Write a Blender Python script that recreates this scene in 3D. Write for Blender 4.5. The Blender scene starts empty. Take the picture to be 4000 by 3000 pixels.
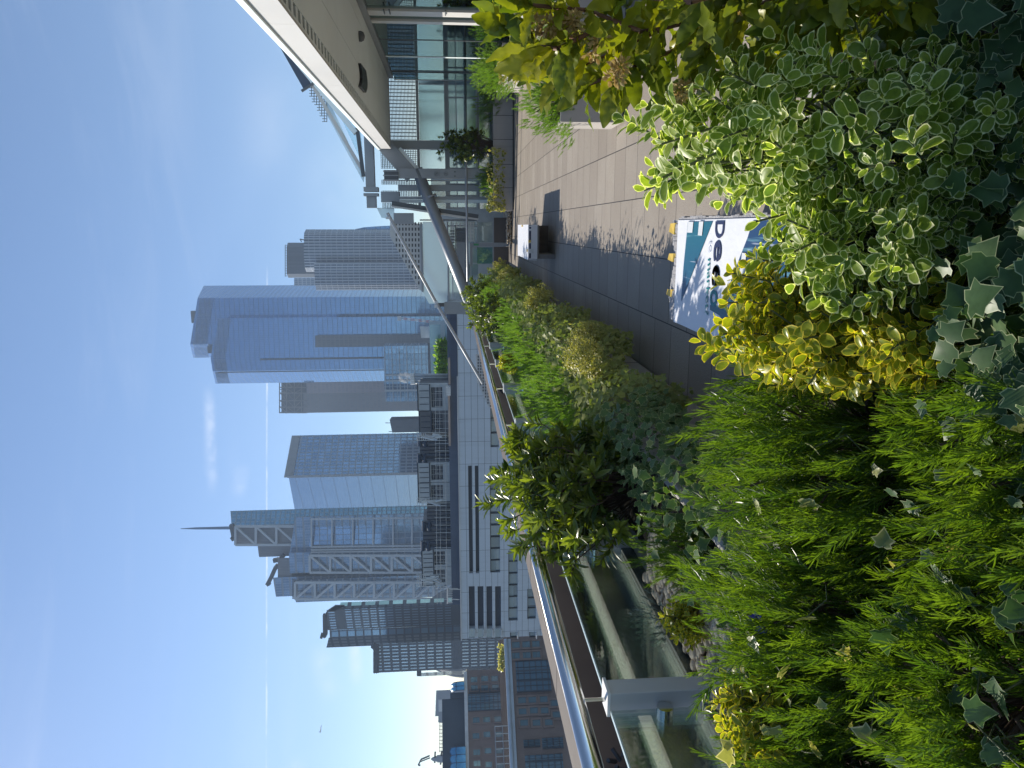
import bpy, math, random
import numpy as np
from math import radians, sin, cos, pi, sqrt
random.seed(11); rng = np.random.default_rng(5)
S = bpy.context.scene
COL = S.collection
# ---------------- camera (a portrait photograph stored on its side: world up points to picture left)
FPX = 2900.0                        # focal length in pixels of the 4000 px wide photograph
EYE = np.array([0, 0, 1.7])
_Y = np.array([614., 240., -FPX]); _Y /= np.linalg.norm(_Y)
_Z = np.array([-600., 36577., FPX]); _Z -= _Y * _Z.dot(_Y); _Z /= np.linalg.norm(_Z)
RC = np.array([np.cross(_Y, _Z), _Y, _Z])
from mathutils import Matrix, Vector
cam = bpy.data.cameras.new('camera'); cam.sensor_fit = 'HORIZONTAL'; cam.sensor_width = 36
cam.lens = 36 * FPX / 4000; cam.clip_start = 0.05; cam.clip_end = 9000
co = bpy.data.objects.new('camera', cam); COL.objects.link(co)
ax = (-RC[:, 1], RC[:, 0], RC[:, 2])
co.matrix_world = Matrix([[ax[c][r] for c in range(3)] + [EYE[r]] for r in range(3)] + [[0, 0, 0, 1]])
S.camera = co
def ray(X, Y): return RC @ np.array([1500. - Y, 2000. - X, -FPX])
def onz(X, Y, z): d = ray(X, Y); return EYE + d * ((z - EYE[2]) / d[2])
def ony(X, Y, y): d = ray(X, Y); return EYE + d * (y / d[1])
def onx(X, Y, x): d = ray(X, Y); return EYE + d * (x / d[0])
# ---------------- light
S.view_settings.view_transform = 'Standard'; S.view_settings.look = 'None'
S.view_settings.exposure = 0.68; S.view_settings.gamma = 1; S.view_settings.use_curve_mapping = False
SUN_AZ, SUN_EL = radians(-54), radians(34)     # azimuth from +Y towards +X
sd = Vector((sin(SUN_AZ) * cos(SUN_EL), cos(SUN_AZ) * cos(SUN_EL), sin(SUN_EL)))
sl = bpy.data.lights.new('sun', 'SUN'); sl.energy = 4.7; sl.angle = radians(0.53); sl.color = (1, 0.93, 0.82)
so = bpy.data.objects.new('sun', sl); COL.objects.link(so)
so.rotation_euler = sd.to_track_quat('Z', 'Y').to_euler(); so.location = (-30, 25, 40)
W = bpy.data.worlds.new('World'); S.world = W; W.use_nodes = True
S.cycles.max_bounces = 8; S.cycles.transparent_max_bounces = 16; S.cycles.volume_bounces = 0
S.cycles.caustics_reflective = False; S.cycles.caustics_refractive = False

class NT:
    """tiny node-tree helper"""
    def __init__(s, t): s.t = t; s.n = t.nodes; s.l = t.links
    def new(s, typ, ins=None, **kw):
        n = s.n.new(typ)
        for k, v in kw.items(): setattr(n, k, v)
        for k, v in (ins or {}).items(): s.put(n.inputs[k], v)
        return n
    def put(s, sock, v):
        if isinstance(v, bpy.types.NodeSocket): s.l.new(v, sock)
        else: sock.default_value = v
    def m(s, op, a, b=None, c=None, clamp=False):
        n = s.n.new('ShaderNodeMath'); n.operation = op; n.use_clamp = clamp
        for i, v in enumerate((a, b, c)):
            if v is not None: s.put(n.inputs[i], v)
        return n.outputs[0]
    def mix(s, f, a, b, blend='MIX'):
        n = s.n.new('ShaderNodeMix'); n.data_type = 'RGBA'; n.blend_type = blend
        s.put(n.inputs[0], f); s.put(n.inputs[6], c4(a)); s.put(n.inputs[7], c4(b)); return n.outputs[2]
    def noise(s, vec, scale, detail=3, rough=.55, dist=0):
        n = s.new('ShaderNodeTexNoise', {'Scale': scale, 'Detail': detail, 'Roughness': rough, 'Distortion': dist})
        if vec is not None: s.l.new(vec, n.inputs['Vector'])
        return n.outputs['Fac']
    def ramp(s, f, lo, hi, a=0., b=1.):
        n = s.new('ShaderNodeMapRange', {0: f, 1: lo, 2: hi, 3: a, 4: b}); n.clamp = True; n.interpolation_type = 'SMOOTHSTEP'; return n.outputs[0]
def c4(c):
    if isinstance(c, (tuple, list)) and len(c) == 3: return (*c, 1)
    return c
# sky with thin cirrus and a vapour trail
nt = NT(W.node_tree); nt.n.clear()
sky = nt.new('ShaderNodeTexSky', sky_type='NISHITA', sun_disc=False, sun_elevation=SUN_EL, sun_rotation=SUN_AZ, altitude=60, air_density=0.86, dust_density=0.12, ozone_density=3.2)
tc = nt.new('ShaderNodeTexCoord').outputs['Generated']
def vdot(v):
    n = nt.new('ShaderNodeVectorMath', {0: tc, 1: tuple(float(q) for q in v)}, operation='DOT_PRODUCT'); return n.outputs['Value']
def wisp(p, q, width, soft, amount, nscale):
    a = ray(*p); b = ray(*q); a /= np.linalg.norm(a); b /= np.linalg.norm(b)
    n = np.cross(a, b); n /= np.linalg.norm(n); mid = a + b; mid /= np.linalg.norm(mid); t = np.cross(n, mid)
    half = abs(np.dot(t, a))
    nz = nt.noise(tc, nscale, 5, .65, .4)
    off = nt.m('ADD', vdot(n), nt.m('MULTIPLY', nt.m('SUBTRACT', nz, .5), width * 1.2))
    across = nt.ramp(nt.m('ABSOLUTE', off), 0, width, 1, 0)
    along = nt.ramp(nt.m('ABSOLUTE', vdot(t)), half * soft, half, 1, 0)
    return nt.m('MULTIPLY', nt.m('MULTIPLY', across, along), nt.m('MULTIPLY', nt.ramp(nz, .3, .7), amount))
mp = nt.new('ShaderNodeMapping', {'Vector': tc, 'Scale': (1.2, 1.2, 9.0), 'Rotation': (0.1, 0.16, 0)}).outputs[0]
cir = nt.m('MULTIPLY', nt.ramp(nt.noise(mp, 2.2, 6, .62, .5), .5, .82), .07)
for w in (wisp((812, 1430), (826, 1960), .010, .3, .34, 22), (wisp((935, 1800), (930, 1960), .014, .2, .2, 20)), wisp((1043, 1000), (1040, 3300), .0016, .85, .6, 25), wisp((1240, 2500), (1300, 2760), .02, .2, .35, 9), wisp((1380, 2450), (1395, 2700), .012, .2, .6, 9), wisp((1130, 2900), (1150, 3200), .03, .2, .4, 9), wisp((1030, 200), (1040, 800), .05, .2, .12, 7), wisp((1300, 500), (1400, 900), .08, .1, .2, 6)):
    cir = nt.m('MAXIMUM', cir, w)
SKY_STR = 0.104; HAZE = 0.00040
hs = nt.new('ShaderNodeHueSaturation', {'Color': sky.outputs[0], 'Saturation': 1.02, 'Value': .95})
col = nt.mix(cir, hs.outputs[0], (8.0, 8.3, 8.8))
bg = nt.new('ShaderNodeBackground', {'Color': col, 'Strength': SKY_STR})
nt.l.new(bg.outputs[0], nt.new('ShaderNodeOutputWorld').inputs[0])

# ---------------- materials
def newmat(name):
    m = bpy.data.materials.new(name); m.use_nodes = True; t = NT(m.node_tree); t.n.clear()
    out = t.new('ShaderNodeOutputMaterial'); return m, t, out
def pm(name, col, rough=.6, metal=0., var=.12, scale=3., bump=0., bscale=60., spec=.5, col2=None, stretch=(1, 1, 1), streak=0.):
    """painted / mineral surface: base colour with blotchy variation, fine grain and optional bump"""
    m, t, out = newmat(name)
    g = t.new('ShaderNodeNewGeometry').outputs['Position']
    mpv = t.new('ShaderNodeMapping', {'Vector': g, 'Scale': stretch}).outputs[0]
    n1 = t.noise(mpv, scale, 5, .6)
    c2 = col2 or tuple(max(0, x * (1 - var * 2)) for x in col)
    c = t.mix(t.ramp(n1, .3, .72), col, c2)
    if streak:
        st = t.noise(t.new('ShaderNodeMapping', {'Vector': g, 'Scale': (7, 7, .35)}).outputs[0], 1.6, 4, .6)
        c = t.mix(t.m('MULTIPLY', t.ramp(st, .5, .75), streak), c, tuple(x * .45 for x in col))
    b = t.new('ShaderNodeBsdfPrincipled', {'Base Color': c, 'Metallic': metal, 'Specular IOR Level': spec})
    t.put(b.inputs['Roughness'], t.m('ADD', rough - .08, t.m('MULTIPLY', t.noise(mpv, scale * 2.7, 3), .16)))
    if bump:
        bp = t.new('ShaderNodeBump', {'Height': t.noise(g, bscale, 4, .6), 'Strength': bump, 'Distance': .02})
        t.l.new(bp.outputs[0], b.inputs['Normal'])
    t.l.new(b.outputs[0], out.inputs[0]); return m
def glass(name, tint=(.75, .85, .85), refl=(1, 1, 1), f0=.06, rough=.02, mul=1.0):
    """thin architectural pane: tinted see-through plus fresnel reflection"""
    m, t, out = newmat(name)
    fr = t.new('ShaderNodeFresnel', {'IOR': 1.5}).outputs[0]
    fac = t.m('ADD', t.m('MULTIPLY', fr, mul), f0, clamp=True)
    tr = t.new('ShaderNodeBsdfTransparent', {'Color': c4(tint)})
    gl = t.new('ShaderNodeBsdfGlossy', {'Color': c4(refl), 'Roughness': rough})
    mx = t.new('ShaderNodeMixShader', {0: fac, 1: tr.outputs[0], 2: gl.outputs[0]})
    t.l.new(mx.outputs[0], out.inputs[0]); return m
def facade(name, pane, frame, du, dv, wu, wv, metal=.55, rough=.12, var=.35, wob=.02, wob_s=.05, band=None, groups=None, frough=.5, vert=0.0):
    """curtain wall read from UV metres: panes du x dv with mullions wu and spandrels wv; panes vary one by one"""
    m, t, out = newmat(name)
    uv = t.new('ShaderNodeUVMap').outputs[0]
    sp = t.new('ShaderNodeSeparateXYZ', {0: uv})
    u = t.m('DIVIDE', sp.outputs[0], du); v = t.m('DIVIDE', sp.outputs[1], dv)
    fu = t.m('FRACT', u); fv = t.m('FRACT', v)
    mask = t.m('MULTIPLY', t.m('GREATER_THAN', fu, wu), t.m('GREATER_THAN', fv, wv))
    if groups:                       # blind storeys every groups-th floor
        mask = t.m('MULTIPLY', mask, t.m('GREATER_THAN', t.m('FRACT', t.m('DIVIDE', t.m('FLOOR', v), groups)), 1.01 / groups - .001))
    cell = t.new('ShaderNodeCombineXYZ', {0: t.m('FLOOR', u), 1: t.m('FLOOR', v)})
    wn = t.new('ShaderNodeTexWhiteNoise', {'Vector': cell.outputs[0]}, noise_dimensions='2D').outputs[0]
    big = t.noise(uv, .03, 3, .6)
    k = t.m('ADD', t.m('MULTIPLY', wn, var), t.m('MULTIPLY', big, var * .9))
    pc = t.mix(k, pane, tuple(min(1, x * 2.0 + .02) for x in pane))
    c = t.mix(mask, frame, pc)
    b = t.new('ShaderNodeBsdfPrincipled', {'Base Color': c, 'Metallic': t.m('MULTIPLY', mask, metal), 'Specular IOR Level': .5})
    t.put(b.inputs['Roughness'], t.m('ADD', t.m('MULTIPLY', mask, rough - frough), frough))
    off = t.m('ADD', t.m('MULTIPLY', wn, .5), t.m('MULTIPLY', t.noise(uv, wob_s, 3), 6))
    bp = t.new('ShaderNodeBump', {'Height': off, 'Strength': wob, 'Distance': 1.0})
    t.l.new(bp.outputs[0], b.inputs['Normal'])
    t.l.new(b.outputs[0], out.inputs[0]); return m
def leafmat(name, inner, edge=None, thr=.55, soft=.12, trans=.35, rough=.35, var=.5, inner2=None, tcol=None, spec=.5, nscale=160):
    m, t, out = newmat(name)
    e = t.new('ShaderNodeAttribute', attribute_name='edge').outputs['Fac']
    r = t.new('ShaderNodeAttribute', attribute_name='rnd').outputs['Fac']
    g = t.new('ShaderNodeTexCoord').outputs['Object']
    nz = t.noise(g, nscale, 3)
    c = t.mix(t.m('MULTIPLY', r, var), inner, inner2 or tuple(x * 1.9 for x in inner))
    c = t.mix(t.ramp(nz, .4, .7, 0, .35), c, tuple(x * .6 for x in inner))
    if edge:
        k = t.ramp(t.m('ADD', e, t.m('MULTIPLY', t.m('SUBTRACT', nz, .5), .55)), thr - soft, thr + soft)
        c = t.mix(k, c, edge)
    b = t.new('ShaderNodeBsdfPrincipled', {'Base Color': c, 'Roughness': rough, 'Specular IOR Level': spec})
    tl = t.new('ShaderNodeBsdfTranslucent', {'Color': t.mix(1.0, c, c4(tcol or (1.25, 1.5, .5)), 'MULTIPLY')})
    mx = t.new('ShaderNodeMixShader', {0: trans, 1: b.outputs[0], 2: tl.outputs[0]})
    t.l.new(mx.outputs[0], out.inputs[0]); return m

# ---------------- mesh helpers
def wloc(o):
    p = np.zeros(3)
    while o is not None: p += np.array(o.location); o = o.parent
    return p
def tagp(o, label=None, cat=None, group=None, kind=None):
    if label: o['label'] = label
    if cat: o['category'] = cat
    if group: o['group'] = group
    if kind: o['kind'] = kind
    return o
def thing(name, loc, label, cat, group=None):
    o = bpy.data.objects.new(name, None); COL.objects.link(o); o.location = [float(q) for q in loc]; o.empty_display_size = .1
    return tagp(o, label, cat, group)
class MB:
    def __init__(s): s.v = []; s.f = []; s.uv = []; s.n = 0
    def add(s, vs, fs, uvs=None):
        b = s.n; s.v += [tuple(map(float, q)) for q in vs]; s.n += len(vs)
        for i, f in enumerate(fs):
            s.f.append(tuple(b + k for k in f)); s.uv.append(uvs[i] if uvs else None)
        return s
    def box(s, x0, x1, y0, y1, z0, z1):
        v = [(x0, y0, z0), (x1, y0, z0), (x1, y1, z0), (x0, y1, z0), (x0, y0, z1), (x1, y0, z1), (x1, y1, z1), (x0, y1, z1)]
        w = ((x1 - x0, z1 - z0), (y1 - y0, z1 - z0))
        def r(k): a, b = w[k]; return [(0, 0), (a, 0), (a, b), (0, b)]
        return s.add(v, [(0, 1, 5, 4), (1, 2, 6, 5), (2, 3, 7, 6), (3, 0, 4, 7), (4, 5, 6, 7), (3, 2, 1, 0)], [r(0), r(1), r(0), r(1), None, None])
    def hexa(s, v8): return s.add(v8, [(0, 1, 5, 4), (1, 2, 6, 5), (2, 3, 7, 6), (3, 0, 4, 7), (4, 5, 6, 7), (3, 2, 1, 0)])
    def prism(s, pts, z0, tops, cap=True):
        """vertical walls over footprint pts (counter-clockwise), top height per corner; UV in metres"""
        n = len(pts); tops = tops if isinstance(tops, (list, tuple)) else [tops] * n
        v = [(p[0], p[1], z0) for p in pts] + [(p[0], p[1], t) for p, t in zip(pts, tops)]
        fs = []; uv = []; acc = 0
        for i in range(n):
            j = (i + 1) % n; L = math.dist(pts[i][:2], pts[j][:2])
            fs.append((i, j, n + j, n + i)); uv.append([(acc, z0), (acc + L, z0), (acc + L, tops[j]), (acc, tops[i])]); acc += L
        if cap: fs.append(tuple(range(n, 2 * n))); uv.append(None)
        return s.add(v, fs, uv)
    def tube(s, a, b, r, r2=None, n=10, cap=True):
        a = np.array(a, float); b = np.array(b, float); r2 = r if r2 is None else r2; d = b - a; d /= np.linalg.norm(d)
        u = np.cross(d, (0, 0, 1) if abs(d[2]) < .9 else (1, 0, 0)); u /= np.linalg.norm(u); w = np.cross(d, u)
        v = [a + r * (cos(2 * pi * k / n) * u + sin(2 * pi * k / n) * w) for k in range(n)] + [b + r2 * (cos(2 * pi * k / n) * u + sin(2 * pi * k / n) * w) for k in range(n)]
        fs = [(k, (k + 1) % n, n + (k + 1) % n, n + k) for k in range(n)]
        if cap: fs += [tuple(range(n - 1, -1, -1)), tuple(range(n, 2 * n))]
        return s.add(v, fs)
    def bar(s, a, b, w, h, up=(0, 0, 1)):
        a = np.array(a, float); b = np.array(b, float); d = (b - a) / np.linalg.norm(b - a)
        u = np.cross(d, up); u /= np.linalg.norm(u); t = np.cross(u, d); u = u * w / 2; t = t * h / 2
        return s.hexa([a - u - t, a + u - t, b + u - t, b - u - t, a - u + t, a + u + t, b + u + t, b - u + t])
    def lathe(s, c, prof, n=16):
        v = []; fs = []
        for r, z in prof: v += [(c[0] + r * cos(2 * pi * k / n), c[1] + r * sin(2 * pi * k / n), c[2] + z) for k in range(n)]
        for i in range(len(prof) - 1):
            for k in range(n): fs.append((i * n + k, i * n + (k + 1) % n, (i + 1) * n + (k + 1) % n, (i + 1) * n + k))
        fs.append(tuple(range((len(prof) - 1) * n, len(prof) * n)))
        return s.add(v, fs)
    def extr(s, pts, y, th):
        """polygon standing across the view, given as world points, extruded th metres away along +Y"""
        p = [np.array(q, float) for q in pts]; n = len(p)
        v = p + [q + np.array((0, th, 0)) for q in p]
        uvf = [(q[0], q[2]) for q in p]
        return s.add(v, [tuple(range(n)), tuple(range(2 * n - 1, n - 1, -1))] + [((i + 1) % n, i, n + i, n + (i + 1) % n) for i in range(n)], [uvf, None] + [None] * n)
    def build(s, name, mat, parent=None, smooth=False, bevel=0., origin=None):
        v = np.array(s.v)
        if parent is None: o0 = np.array([(v[:, 0].min() + v[:, 0].max()) / 2, (v[:, 1].min() + v[:, 1].max()) / 2, v[:, 2].min()]) if origin is None else np.array(origin, float); loc = o0
        else: o0 = wloc(parent); loc = np.zeros(3)
        me = bpy.data.meshes.new(name); me.from_pydata((v - o0).tolist(), [], s.f)
        if any(q is not None for q in s.uv):
            lay = me.uv_layers.new(name='UVMap'); i = 0
            for f, q in zip(s.f, s.uv):
                for k in range(len(f)):
                    lay.data[i].uv = q[k] if q is not None else (0, 0); i += 1
        me.materials.append(mat)
        if smooth: me.polygons.foreach_set('use_smooth', [True] * len(me.polygons))
        ob = bpy.data.objects.new(name, me); COL.objects.link(ob); ob.location = [float(q) for q in loc]
        if parent is not None: ob.parent = parent
        if bevel:
            bv = ob.modifiers.new('edge', 'BEVEL'); bv.width = bevel; bv.segments = 2; bv.limit_method = 'ANGLE'
        return ob
def px(y, *pts): return [ony(X, Y, y) for X, Y in pts]
def slab(y, X0, X1, Y0, Y1, th, mb=None):
    """upright rectangle seen between picture columns/rows on the plane y, made level and square in the world"""
    a = ony(X0, (Y0 + Y1) / 2, y); b = ony(X1, (Y0 + Y1) / 2, y); l = ony((X0 + X1) / 2, Y1, y); r = ony((X0 + X1) / 2, Y0, y)
    return (mb or MB()).box(l[0], r[0], y, y + th, b[2], a[2])
# =====================================================================  GROUND AND CITY
def struct(mb, name, mat): o = mb.build(name, mat, origin=(0, 0, 0)); o['kind'] = 'structure'; return o
M_road = pm('city_ground', (.07, .072, .075), .9, scale=.02)
struct(MB().add([(-900, -300, -42), (900, -300, -42), (900, 1200, -42), (-900, 1200, -42)], [(0, 1, 2, 3)]), 'city_ground', M_road)
GZ = -42
def foot(front, D, inset=.03):
    """front: (Y,d,Xtop) from left (large Y) to right; returns ccw footprint with back corners and tops"""
    P = [ony(X, Y, d) for Y, d, X in front]
    pts = [(p[0], p[1]) for p in P]; tops = [float(p[2]) for p in P]
    cx = (pts[0][0] + pts[-1][0]) / 2
    r = pts[-1]; l = pts[0]
    k = (r[1] + D) / r[1]; br = (cx * k + (r[0] - cx) * k * (1 - inset), r[1] + D)
    k = (l[1] + D) / l[1]; bl = (cx * k + (l[0] - cx) * k * (1 - inset), l[1] + D)
    return pts + [br, bl], tops + [tops[-1], tops[0]]
def block(front, D, inset=.03, z0=GZ, mb=None):
    pts, tops = foot(front, D, inset); return (mb or MB()).prism(pts, z0, tops)
def tower(name, label, cat='tower', Y=None, d=None):
    p = ony(1765, Y, d); return thing(name, (p[0], p[1], GZ), label, cat)
M_dark = pm('dark_metal', (.05, .055, .065), .5, scale=.5)
M_steel = pm('light_steel', (.42, .44, .46), .45, metal=.3, scale=.3, var=.08)
M_white = pm('white_paint', (.72, .72, .70), .5, scale=.5, var=.05)
M_fin = pm('blue_grey_fin', (.13, .18, .25), .5, scale=.2)
M_gcrown = facade('crown_louvres', (.10, .15, .22), (.25, .31, .38), 3.0, 200, .42, .0, .3, .3)

# --- tall blue glass tower
F_blue = facade('blue_curtain_wall', (.10, .20, .34), (.08, .135, .22), 1.5, 4.0, .07, .09, .85, .06, .22, .018, .03, frough=.35)
t = tower('skyscraper', 'tallest blue mirror glass skyscraper with stepped louvred crown', 'skyscraper', 1320, 640)
block([(1397, 668, 755), (1345, 640, 743), (1164, 642, 772), (1116, 690, 796)], 60, .1).build('rear_shaft', F_blue, t)
block([(1499, 648, 842), (1450, 622, 831), (1402, 618, 823), (1243, 621, 846)], 30, .1).build('front_shaft', F_blue, t)
mb = MB()
for a, b, c, d, e, g in ((1345, 639, 1164, 641, 752, 780), (1396, 666, 1346, 639, 757, 748)):
    for k in range(2): pass
    n = int(abs(a - c) / 4.6)
    for i in range(n):
        f = i / n; Y = a + (c - a) * f; dd = d if False else (b + (d - b) * f); X = e + (g - e) * f if a == 1345 else 762 - 8 * f
        top = ony(X, Y, dd - .6); bot = ony(X + 52, Y, dd - .6); mb.box(top[0] - .16, top[0] + .16, dd - .5, dd - .2, bot[2], top[2])
mb.build('rear_crown_fins', M_fin, t); mb = MB()
for a, b, c, d, X0, X1 in ((1401, 617.5, 1244, 620.5, 830, 852), (1449, 621.5, 1403, 617.5, 838, 830), (1498, 647.5, 1451, 621.5, 850, 838)):
    n = int(abs(a - c) / 4.6)
    for i in range(n):
        f = (i + .5) / n; Y = a + (c - a) * f; dd = b + (d - b) * f; X = X0 + (X1 - X0) * f
        top = ony(X, Y, dd - .6); bot = ony(X + 48, Y, dd - .6); mb.box(top[0] - .16, top[0] + .16, dd - .5, dd - .2, bot[2], top[2])
mb.build('front_crown_fins', M_fin, t)
mb = MB()
for Y, d, X0, X1 in ((1402, 617.4, 1015, 1500), (1450, 621.4, 850, 1500)): slab(d, X0, X1, Y - 2, Y + 2, .8, mb)
for Y0, Y1, X in ((1215, 1262, 752), (1264, 1300, 832), (1352, 1380, 816)):
    p = ony(X, (Y0 + Y1) / 2, 645); q = ony(X, Y0, 645); mb.box(2 * p[0] - q[0], q[0], 645, 648, p[2] - 3, p[2] + 1.2)
for k in range(8): slab(647 - k * .1, 1188, 1226, 1465 + k * 4, 1467 + k * 4, .5, mb)
mb.build('cleaning_rigs', M_dark, t)

# --- slim dark tower in front of it
F_slim = facade('slim_grey_wall', (.055, .065, .08), (.10, .11, .125), 1.5, 3.6, .3, .3, .3, .3, .3)
t = tower('slim_tower', 'slim dark grey tower in front of the blue mirror skyscraper', 'tower', 1333, 560)
block([(1357, 613, 1231), (1310, 613, 1231)], 5).build('shaft', F_slim, t)
block([(1325, 612, 1232), (1309, 612, 1352)], 2, 0).build('side_shaft', F_slim, t)

# --- low glass block at its foot
F_low = facade('low_glass_grid', (.10, .17, .26), (.29, .36, .41), 3.0, 4.0, .10, .10, .6, .12, .5, .01)
t = tower('glass_office', 'low rounded glass office block with pale floor bands below the slim dark tower', 'office building', 1440, 400)
block([(1570, 402, 1506), (1500, 400, 1501), (1380, 400, 1499), (1352, 403, 1500), (1342, 410, 1503)], 40).build('glazing', F_low, t)
mb = MB()
for X in (1503, 1531, 1560, 1589, 1618, 1646): slab(399.2, X, X + 3, 1352, 1568, .6, mb)
for Y in (1462, 1484, 1522): slab(399.0, 1502, 1640, Y, Y + 6, .6, mb)
mb.build('floor_bands', M_steel, t)
slab(399.4, 1672, 1683, 1340, 1475, .5).build('dark_recess', M_dark, t)

# --- ribbed grey tower on the right (three leaf plan)
F_rib = facade('ribbed_wall', (.035, .05, .075), (.42, .45, .48), 2.0, 3.7, .40, .07, .35, .25, .5, .004)
t = tower('ribbed_tower', 'dark pinstriped tower with a black plant cap, right of the blue mirror skyscraper', 'tower', 1000, 520)
block([(1062, 524, 1196), (1046, 516, 1191), (1000, 513, 1187), (930, 513, 1187), (910, 516, 1188), (896, 522, 1195)], 40).build('right_shaft', F_rib, t)
block([(1134, 512, 1236), (1112, 508, 1231), (1060, 506, 1228), (1028, 509, 1227)], 34).build('left_shaft', F_rib, t)
M_cap = facade('plant_cap', (.05, .06, .075), (.065, .075, .09), 1.2, 50, .2, 0, .2, .4)
block([(1085, 530, 1127), (1070, 526, 1120), (965, 526, 1120), (948, 530, 1124)], 20).build('plant_cap', M_cap, t)
mb = MB()
for i in range(13):
    Y = 958 + i * 10; a = ony(1122, Y, 525); b = ony(1114, Y, 525); mb.tube(a, b, .18, n=5)
mb.tube(ony(1114, 956, 525), ony(1114, 1080, 525), .25, n=5)
mb.build('roof_railing', M_dark, t); mb = MB(); mb.tube(ony(1190, 938, 514), ony(1172, 934, 514), .4, n=5); mb.tube(ony(1172, 934, 514), ony(1178, 945, 514), .35, n=5)
mb.build('davit', M_dark, t)
# --- white slatted block just behind it, and blue glass sliver
F_slat = facade('white_slats', (.12, .16, .22), (.5, .53, .56), 1.6, 3.2, .35, .25, .3, .3)
t = tower('slatted_block', 'small white slatted block peeping between the blue mirror skyscraper and pinstriped tower', 'tower', 1105, 600)
block([(1116, 600, 1149), (1086, 600, 1149)], 20).build('wall', F_slat, t)
t = tower('curved_tower', 'pale blue glass edge curving out behind the pinstriped tower', 'tower', 890, 640)
pts = [ony(X, Y, 640) for X, Y in ((1700, 898), (1700, 872), (1530, 881), (1470, 884), (1420, 888), (1384, 896), (1376, 905))]
MB().extr(pts, 640, 25).build('glazing', F_blue, t)

# --- brown grey tower with lattice top
F_brown = facade('brown_wall', (.10, .105, .115), (.165, .15, .15), 1.5, 3.8, .45, .35, .25, .3, .4, .004)
F_rose = facade('rose_wall', (.16, .14, .16), (.30, .24, .235), 1.5, 3.8, .42, .3, .3, .3, .4, .004)
t = tower('lattice_tower', 'brown grey tower with an open lattice crown, left behind the blue mirror skyscraper', 'tower', 1555, 720)
block([(1613, 722, 1185), (1536, 720, 1185)], 30).build('grey_shaft', F_brown, t)
block([(1537, 719, 1198), (1490, 719, 1196)], 30).build('rose_shaft', F_rose, t)
block([(1613, 724, 1099), (1490, 724, 1099)], 24).build('plant_storey', M_dark, t)
mb = MB()
def beam(y, p, q, w=.9, th=.8):
    a = ony(*p, y); b = ony(*q, y); mb.bar(a, b, w, th, up=(0, 1, 0))
for Y in (1491, 1513, 1535, 1565, 1590, 1612): beam(719, (1090, Y), (1200, Y), 1.0)
for X in (1092, 1120, 1150, 1178): beam(719.4, (X, 1490), (X, 1613), .8)
for a, b in ((1491, 1520), (1520, 1535), (1535, 1565), (1565, 1590), (1590, 1612)):
    beam(718.6, (1094, a), (1120, b), .6); beam(718.6, (1122, a), (1150, b), .6); beam(718.6, (1150, b), (1178, a), .6)
mb.build('lattice_crown', pm('bronze_steel', (.17, .16, .16), .5, scale=.2), t)
# --- little dark block
t = tower('dark_block', 'small flat dark block low on the skyline between two glass towers', 'tower', 1660, 420)
block([(1690, 420, 1532), (1640, 420, 1522), (1628, 424, 1530)], 30).build('wall', facade('dark_ribs', (.05, .06, .075), (.075, .085, .1), 2, 3.5, .3, .2, .2, .4), t)
MB().tube(ony(1540, 1652, 425), ony(1505, 1652, 425), .2, n=5).build('antenna', M_dark, t); MB().tube(ony(1540, 1686, 425), ony(1518, 1686, 425), .2, n=5).build('antenna', M_dark, t)

# --- wedge glass tower
F_wr = facade('wedge_grid', (.09, .15, .23), (.24, .30, .36), 2.4, 3.9, .34, .20, .6, .12, .5, .01)
F_wl = facade('wedge_pale_face', (.24, .32, .43), (.20, .27, .35), 1.4, 7.6, .05, .035, .7, .22, .05, .006)
t = tower('wedge_tower', 'two faced glass tower with sloping roof edges left of the small dark block', 'tower', 1850, 460)
c0 = ony(1125, 1863, 440); c1 = ony(1155, 1701, 463); c2 = ony(1155, 2010, 466)
MB().prism([(c0[0], c0[1]), (c1[0], c1[1]), (c1[0] * 1.12 - 9, c1[1] * 1.12)], GZ, [c0[2], c1[2], c1[2]]).build('right_face', F_wr, t)
MB().prism([(c2[0], c2[1]), (c0[0], c0[1] + .3), (c0[0] * 1.1 - 2, c0[1] * 1.1), (c2[0] * 1.1 + 4, c2[1] * 1.1)], GZ, [c2[2], c0[2] - .3, c0[2] - .3, c2[2]]).build('left_face', F_wl, t)
mb = MB(); n = 46
for i in range(n):
    f = (i + .5) / n; q = c0 * (1 - f) + c1 * f; mb.box(q[0] - .35, q[0] + .35, q[1] - .9, q[1] - .2, q[2] - 3, q[2] + 2.2)
mb.build('parapet_fins', M_steel, t)
mb = MB(); mb.box(c0[0] - .5, c0[0] + .9, c0[1] - .6, c0[1] + .2, GZ, c0[2] + .4); mb.build('corner_trim', M_steel, t)

# --- tower with white bracing and mast
F_h1 = facade('braced_glass', (.10, .15, .22), (.24, .28, .33), 1.5, 4.1, .12, .22, .5, .15, .6, .01)
F_h2 = facade('braced_smooth', (.11, .17, .26), (.20, .25, .31), 3.0, 4.1, .10, .10, .65, .10, .5, .012)
F_core = facade('core_cladding', (.14, .145, .165), (.105, .11, .13), .9, 40, .25, .01, .2, .4, .1, .0)
F_strip = facade('glass_strip', (.06, .14, .20), (.17, .26, .31), 2.0, 2.6, .25, .28, .5, .15, .6)
M_br = pm('brace_white', (.46, .49, .52), .45, scale=.1, var=.06)
t = tower('braced_tower', 'glass tower with white zigzag bracing and a tall mast', 'skyscraper', 2170, 380)
block([(2056, 386, 905), (1996, 392, 900)], 10, .02).build('glass_strip', F_strip, t)
block([(2133, 384, 922), (2040, 388, 917)], 14, .02).build('core', F_core, t)
block([(2176, 383, 1012), (2131, 383.5, 1006)], 12).build('lift_housing', F_core, t)
block([(2137, 376, 1207), (2024, 380, 1222)], 18, .02).build('right_wing', F_h2, t)
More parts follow.
